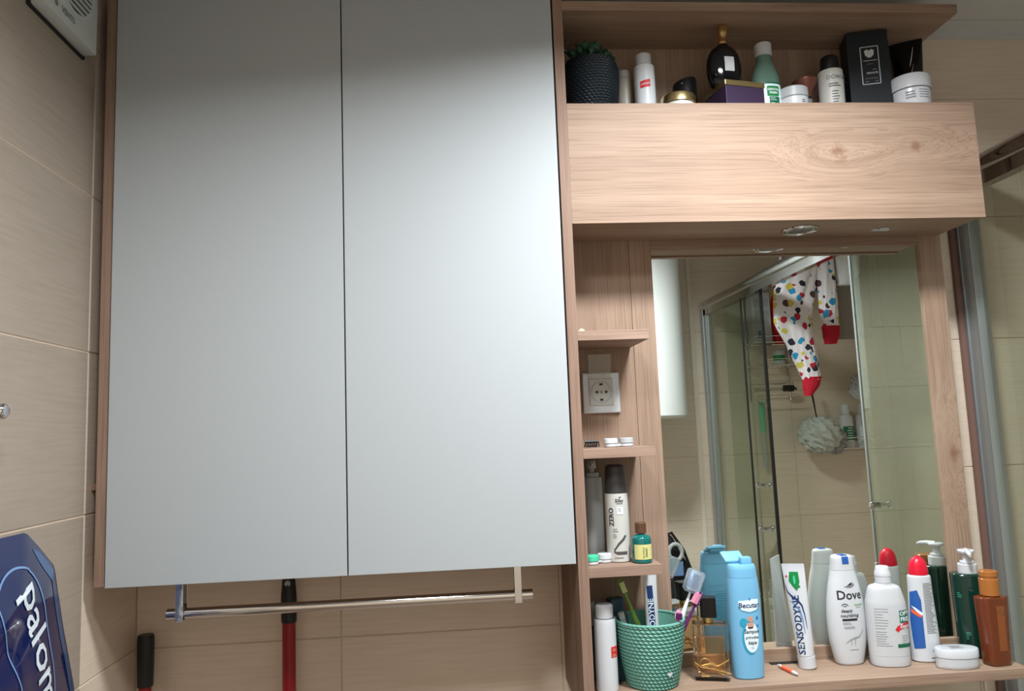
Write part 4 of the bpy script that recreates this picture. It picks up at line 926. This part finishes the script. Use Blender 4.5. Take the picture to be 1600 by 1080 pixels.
# ---------------------------------------------------------------- shower enclosure at right, seen directly and in the mirror
XS = 1.232
sw = thing('shower_enclosure', 'glass shower enclosure with chrome rail and sliding doors', 'shower', (XS, -1.0, 0))
def sb(name, vf, m, parent=None, **k):
    v, f = vf; return obj(name, ([(x-XS, y+1.0, z) for x, y, z in v], f), m, parent or sw, **k)
sb('top_rail', merge(Body([(0, .022, .026)], smooth=0).mesh() if False else tube([(XS, -.003, 2.072), (XS, YO+.008, 2.072)], .0245, 24), box(XS-.014, XS+.014, YO+.01, -.003, 2.020, 2.052)), M['chrome'], smooth=True)
sb('wall_profile', merge(box(1.216, 1.246, -.020, -.003, .15, 2.05), box(1.219, 1.243, -.040, -.020, .15, 2.05), box(1.216, 1.246, -.058, -.040, .15, 2.05)), M['steel'], bevel=.0015)
sb('wood_reflection_strip', box(1.2035, 1.2155, -.012, -.003, .15, 2.02), mat('reflected_wood_brown', (112, 84, 74), .4), label='brown strip painted as oak reflected in the chrome profile')  # brown colour stands in for the oak mirrored in the chrome profile
sb('wall_profile', merge(box(1.214, 1.248, YO+.008, YO+.045, .15, 2.05), box(1.218, 1.244, YO+.045, YO+.075, .15, 2.05)), M['steel'], bevel=.0015)
sb('bottom_rail', box(XS-.018, XS+.018, YO+.01, -.003, .15, .185), M['steel'], bevel=.002)
sb('tray', box(1.20, XR-.005, YO+.01, -.004, .0, .15), M['enamel'], bevel=.01)
sb('fixed_pane', box(XS-.006, XS, -.64, -.055, .18, 2.03), M['glass'])
sb('fixed_pane', box(XS-.006, XS, YO+.07, -1.545, .18, 2.03), M['glass'])
d1 = sb('sliding_door', box(XS+.008, XS+.014, -.668, -.30, .19, 2.02), M['glass'])
d2 = sb('sliding_door', box(XS+.008, XS+.014, -1.78, -1.372, .19, 2.02), M['glass'])
for d, y, yy in ((d1, -.668, -.63), (d2, -1.372, -1.475)):
    s_ = -1 if d is d1 else 1
    sb('door_seal', box(XS+.005, XS+.017, min(y, y+.009*s_), max(y, y+.009*s_), .19, 2.02), M['darkgap'] if d is d2 else M['steel'], d)
    for z in (1.245, 1.072):
        sb('knob', merge(*[xf(Body([(.0, .008), (.006, .007), (.014, .006), (.020, .011), (.028, .0115), (.031, .008)], seg=22, smooth=3).mesh(), tr(XS+.011+sg*.003, yy, z) @ roty(sg*PI/2)) for sg in (-1, 1)]), M['chrome'], d, smooth=True)
sb('pane_edge', box(XS-.007, XS+.001, -1.5455, -1.5415, .18, 2.03), M['darkgap'])
# water heater on the opposite wall
wh = thing('water_heater', 'large white cylindrical water heater seen at left of mirror', 'water heater', (.822, -1.80, 1.53))
obj('tank', Body([(0, .17), (.004, .205), (.012, .217), (.012, .217), (.80, .217), (.815, .205), (.818, .17)], seg=72, smooth=3).mesh(), M['enamel'], wh, smooth=True)
obj('mount', box(-.12, .12, .0, .03, .1, .7), M['steel'], wh, loc=(0, -.237, 0))
obj('pipe_stub', merge(cyl(.010, -.06, .001, .05, 0), cyl(.010, -.06, .001, -.05, 0)), M['chrome'], wh, smooth=True)
# black bag below the water heater
bg = thing('travel_bag', 'black bag hanging in the mirror at left behind the blue bottle', 'bag', (.96, -1.93, .73))
prof = [(0, .10, .05), (.02, .115, .06), (.12, .100, .055), (.20, .065, .045), (.26, .040, .035), (.275, .025, .02)]
obj('bag_body', Body(prof, n=2.8, cx=lambda z: (-.02*z/.27, 0)).mesh(), M['bag'], bg, smooth=True)
obj('grey_hose', tube([(.012+.030*math.cos(a*PI/10), .072, .205+.036*math.sin(a*PI/10)) for a in range(21)], .009, 10, False), M['lightgrey'], bg, smooth=True)
obj('pouch', box(-.01, .045, .058, .075, .10, .165), M['packline'], bg, bevel=.006, label='pale blue pouch')
obj('hanging_strap', tube([(-.03, .0, .265), (.01, .03, .285), (.055, .05, .21), (.09, .055, .10)], .007, 8), M['black'], bg, smooth=True)
obj('zip_tag', box(.03, .06, .068, .074, .02, .03), M['lightgrey'], bg)
cbn = thing('laundry_cabinet', 'low white cabinet in the mirror beneath the black bag', 'cabinet', (.90, -1.86, 0))
obj('body', box(-.25, .25, -.17, .12, 0, .71), M['white'], cbn, bevel=.004); obj('top_board', box(-.26, .26, -.175, .13, .71, .73), M['whitegl'], cbn, bevel=.002)
for x in (-.125, .125): obj('door', box(x-.12, x+.12, .12, .135, .02, .69), M['white'], cbn, bevel=.003)
t = thing('soap_box', 'small white box on the low cabinet in the mirror', 'box', (1.075, -1.80, .73)); obj('carton', box(-.03, .03, -.02, .02, 0, .07), M['white'], t, bevel=.002); obj('flap', box(-.03, .03, -.02, .02, .07, .074), M['offwhite'], t)

# ---------------------------------------------------------------- inside the shower, seen in the mirror
YW = YO
rk = thing('shower_rack', 'chrome wire shower rack with two shelves on the shower back wall', 'rack', (1.53, YW, 1.70))
def wire(pts, r=.003): return tube(pts, r, 8)
for z in (.175, .065):
    W_ = [wire([(-.10, .008, z), (.12, .008, z)]), wire([(-.10, .12, z), (.12, .12, z)]), wire([(-.10, .008, z), (-.10, .12, z)]), wire([(.12, .008, z), (.12, .12, z)]), wire([(-.10, .12, z+.03), (.12, .12, z+.03)], .002)]
    W_ += [wire([(-.10+.022*i, .008, z), (-.10+.022*i, .12, z)], .0015) for i in range(1, 10)]
    obj('wire_shelf', merge(*W_), M['chrome'], rk, smooth=True)
for x in (-.09, .11): obj('upright', wire([(x, .006, -.10), (x, .006, .42)], .004), M['chrome'], rk, smooth=True)
for k in range(3): obj('towel_bar', wire([(-.09, .03+.03*k, -.02-.03*k), (.12, .03+.03*k, -.02-.03*k)], .003), M['chrome'], rk, smooth=True)
obj('hook', wire([(-.07, .04, -.10), (-.05, .06, -.13), (-.03, .05, -.10)], .003), M['chrome'], rk, smooth=True)
t = thing('shampoo_box', 'white box with pale labels on the upper wire shelf in the shower', 'box', (1.485, YW+.07, 1.879))
obj('carton', box(-.045, .045, -.03, .03, 0, .24), M['white'], t, bevel=.003)
obj('blue_sticker', box(-.022, .012, .0302, .031, .02, .055), M['cobalt'], t); obj('grey_panels', merge(box(-.035, .035, .0302, .031, .09, .15), box(-.035, .035, .0302, .031, .17, .21)), M['lightgrey'], t)
obj('lid', Body([(.24, .022), (.255, .02), (.275, .008)], seg=24, smooth=2).mesh(), M['bristle'], t, smooth=True)
t = thing('shampoo_bottle', 'red bottle beside the white box on the wire rack', 'bottle', (1.583, YW+.07, 1.879))
obj('body', Body([(0, .03, .02), (.005, .034, .022), (.18, .034, .022), (.22, .026, .018), (.235, .015, .012)], n=2.5).mesh(), M['red'], t, smooth=True); obj('cap', cyl(.014, .235, .26), M['redlabel'], t, smooth=True)
t = thing('soap_tube', 'white and green tube on the lower wire shelf in the shower', 'tube', (1.57, YW+.07, 1.769))
obj('body', Body([(0, .025), (.06, .027), (.075, .018)], seg=24).mesh(), M['white'], t, smooth=True); obj('green_band', Body([(.02, .0275), (.045, .0278)], smooth=0).mesh(), M['cgreen'], t)
t = thing('hair_clip', 'black clip hanging on the bars of the shower rack', 'hair clip', (1.607, YW+.075, 1.66)); obj('clip', merge(box(-.03, .02, -.008, .008, -.02, .01), tube([(.02, 0, 0), (.035, 0, -.012)], .005, 8)), M['black'], t, bevel=0)
t = thing('squeegee', 'teal and grey long handled scraper hanging on the shower wall', 'squeegee', (1.482, YW+.03, 1.28))
obj('handle', Body([(0, .010, .008), (.17, .013, .008)], seg=16, smooth=0).mesh(), M['lightgrey'], t, smooth=True); obj('blade', Body([(.17, .014, .008), (.31, .013, .008), (.315, .010, .006)], seg=16, smooth=0).mesh(), M['lgreen'], t, smooth=True)
# printed pyjama trousers on a drying rod
t = thing('drying_rod', 'chrome rod across the shower above the hanging clothes', 'rod', (1.70, -1.50, 2.30))
obj('rod', tube([(-.468, 0, 0), (.448, 0, 0)], .008, 16), M['chrome'], t, smooth=True)
def cloth_tube(path, nr=44, seg=56, folds=7, amp=.09, seed=0):
    """hanging garment leg: path rows (x, z, half width, half depth)"""
    r = random.Random(seed); ph = r.uniform(0, 6); V = []; F = []
    zs = [p[1] for p in path]; rows = []
    for j in range(nr+1):
        z = path[0][1]+(path[-1][1]-path[0][1])*j/nr
        for a, b in zip(path, path[1:]):
            if a[1] >= z >= b[1]:
                tt = (a[1]-z)/(a[1]-b[1]); tt2 = tt*tt*(3-2*tt); rows.append((a[0]+(b[0]-a[0])*tt, z, a[2]+(b[2]-a[2])*tt2, a[3]+(b[3]-a[3])*tt2)); break
        else: rows.append((path[-1][0], z, path[-1][2], path[-1][3]))
    for j, (x, z, wx, wy) in enumerate(rows):
        for k in range(seg):
            a = 2*PI*k/seg; fo = 1+amp*math.sin(folds*a+ph+z*9)*(.5+.5*math.sin(z*14+ph))+.03*math.sin(13*a+z*40)
            V.append((x+wx*math.cos(a)*fo, wy*math.sin(a)*fo, z))
    for j in range(nr):
        for k in range(seg):
            a = j*seg+k; b = j*seg+(k+1) % seg; F.append((a, b, b+seg, a+seg))
    F.append(tuple(range(seg))); F.append(tuple(range(nr*seg, (nr+1)*seg))); return V, F
pj = thing('pyjama_trousers', 'white childs pyjama trousers with coloured print and red cuffs hung to dry', 'pyjamas', (1.50, -1.50, 2.30))
obj('leg', cloth_tube([(-.02, .01, .09, .028), (-.015, -.10, .085, .035), (-.045, -.25, .085, .035), (-.070, -.38, .080, .030), (-.040, -.50, .060, .026), (-.015, -.60, .045, .022), (-.006, -.635, .040, .02)], seed=2), M['print'], pj, smooth=True)
obj('leg', cloth_tube([(.08, .01, .055, .025), (.085, -.15, .045, .028), (.090, -.30, .042, .026), (.094, -.42, .036, .022)], seed=5), M['print'], pj, smooth=True)
obj('waist_fold', cloth_tube([(.02, .016, .13, .022), (.02, -.03, .13, .036), (.02, -.11, .12, .032)], 16, seed=9), M['print'], pj, smooth=True)
obj('cuff', cloth_tube([(-.006, -.622, .042, .022), (-.012, -.655, .036, .020), (-.028, -.700, .018, .014)], 10, seed=4), M['redcloth'], pj, smooth=True, label='red cuff')
obj('cuff', cloth_tube([(.094, -.410, .038, .024), (.094, -.445, .036, .022), (.088, -.485, .026, .018)], 10, seed=6), M['redcloth'], pj, smooth=True, label='red cuff')
t = thing('undershirt', 'plain white undershirt hanging right of the printed pyjamas', 'shirt', (1.69, -1.50, 2.30))
obj('cloth', cloth_tube([(0, .012, .055, .022), (0, -.08, .055, .03), (.0, -.18, .050, .03), (-.02, -.235, .030, .02)], 30, folds=5, seed=8), M['cloth'], t, smooth=True)
t = thing('towel', 'grey towel hanging behind the white undershirt', 'towel', (1.74, -1.57, 2.30))
obj('cloth', cloth_tube([(0, .012, .085, .014), (0, -.20, .085, .018), (0, -.46, .075, .018)], 30, folds=5, amp=.05, seed=3), mat('grey_cloth', (150, 142, 136), .95), t, smooth=True)
t = thing('bath_puff', 'white mesh bath puff hanging by a black cord', 'bath puff', (1.715, YW+.12, 1.43))
V = []; F = []; 
for j in range(33):
    for k in range(64):
        th = PI*j/32; ph = 2*PI*k/64; rr = .082*(1+.10*math.sin(9*ph+5*th)*math.sin(th)+.07*math.sin(17*th+6*ph)+random.uniform(-.03, .03)); V.append((rr*1.12*math.sin(th)*math.cos(ph), rr*.9*math.sin(th)*math.sin(ph), rr*math.cos(th)))
for j in range(32):
    for k in range(64): a = j*64+k; b = j*64+(k+1) % 64; F.append((a, b, b+64, a+64))
obj('mesh_ball', (V, F), M['loofah'], t, smooth=True)
obj('cord', tube([(-.03, 0, .24), (-.018, 0, .17), (-.008, 0, .08)], [.006, .0045, .0025], 8), M['black'], t, smooth=True)
t = thing('bath_puff', 'grey translucent bath puff beside the white one', 'bath puff', (1.805, YW+.085, 1.40))
obj('mesh_ball', ([(x*.6, y*.6, z*.75) for x, y, z in V], F), M['tissue'], t, smooth=True)
rk2 = thing('shower_caddy', 'wire caddy holding two white bottles on the shower wall', 'rack', (1.93, YW, 1.36))
obj('basket', merge(*[wire([(-.12, .006, z), (-.12, .11, z), (.13, .11, z), (.13, .006, z)], .0025) for z in (0, .05)]+[wire([(-.12+.05*i, .006, 0), (-.12+.05*i, .11, 0)], .0018) for i in range(6)]), M['chrome'], rk2, smooth=True)
obj('wall_plate', box(-.10, .11, .002, .008, .03, .07), M['chrome'], rk2, bevel=.001)
def cleaner(lab, x, mlab):
    t = thing('shower_bottle', lab, 'bottle', (x, YW+.06, 1.363), 0)
    B = Body([(0, .028, .020), (.004, .032, .023), (.13, .032, .023), (.155, .022, .018), (.16, .015, .015)], n=2.4); obj('body', B.mesh(), M['white'], t, smooth=True)
    obj('cap', cyl(.019, .16, .205), M['whitegl'], t, smooth=True); obj('label_band', B.patch(.055, .035, .10, 0, PI/2), mlab, t)
    obj('label_print', B.lines(.035, .09, 5, .012, .003, 0, PI/2), M['label'] if mlab is M['optig'] else M['greyink'], t)
cleaner('white bottle with green label in the shower caddy', 1.882, M['optig']); cleaner('white bottle with pale label in the shower caddy', 1.965, M['label'])
t = thing('plastic_bag', 'crumpled white plastic bag above the shower caddy', 'bag', (1.95, YW+.09, 1.571))
V2 = [(x*.5+.006*math.sin(z*60), y*.4, z*.75+.075) for x, y, z in V]; obj('bag_body', (V2, F), M['whitegl'], t, smooth=True)
obj('knot', tube([(0, 0, .13), (.01, 0, .16), (.025, 0, .17)], .006, 8), M['whitegl'], t, smooth=True)
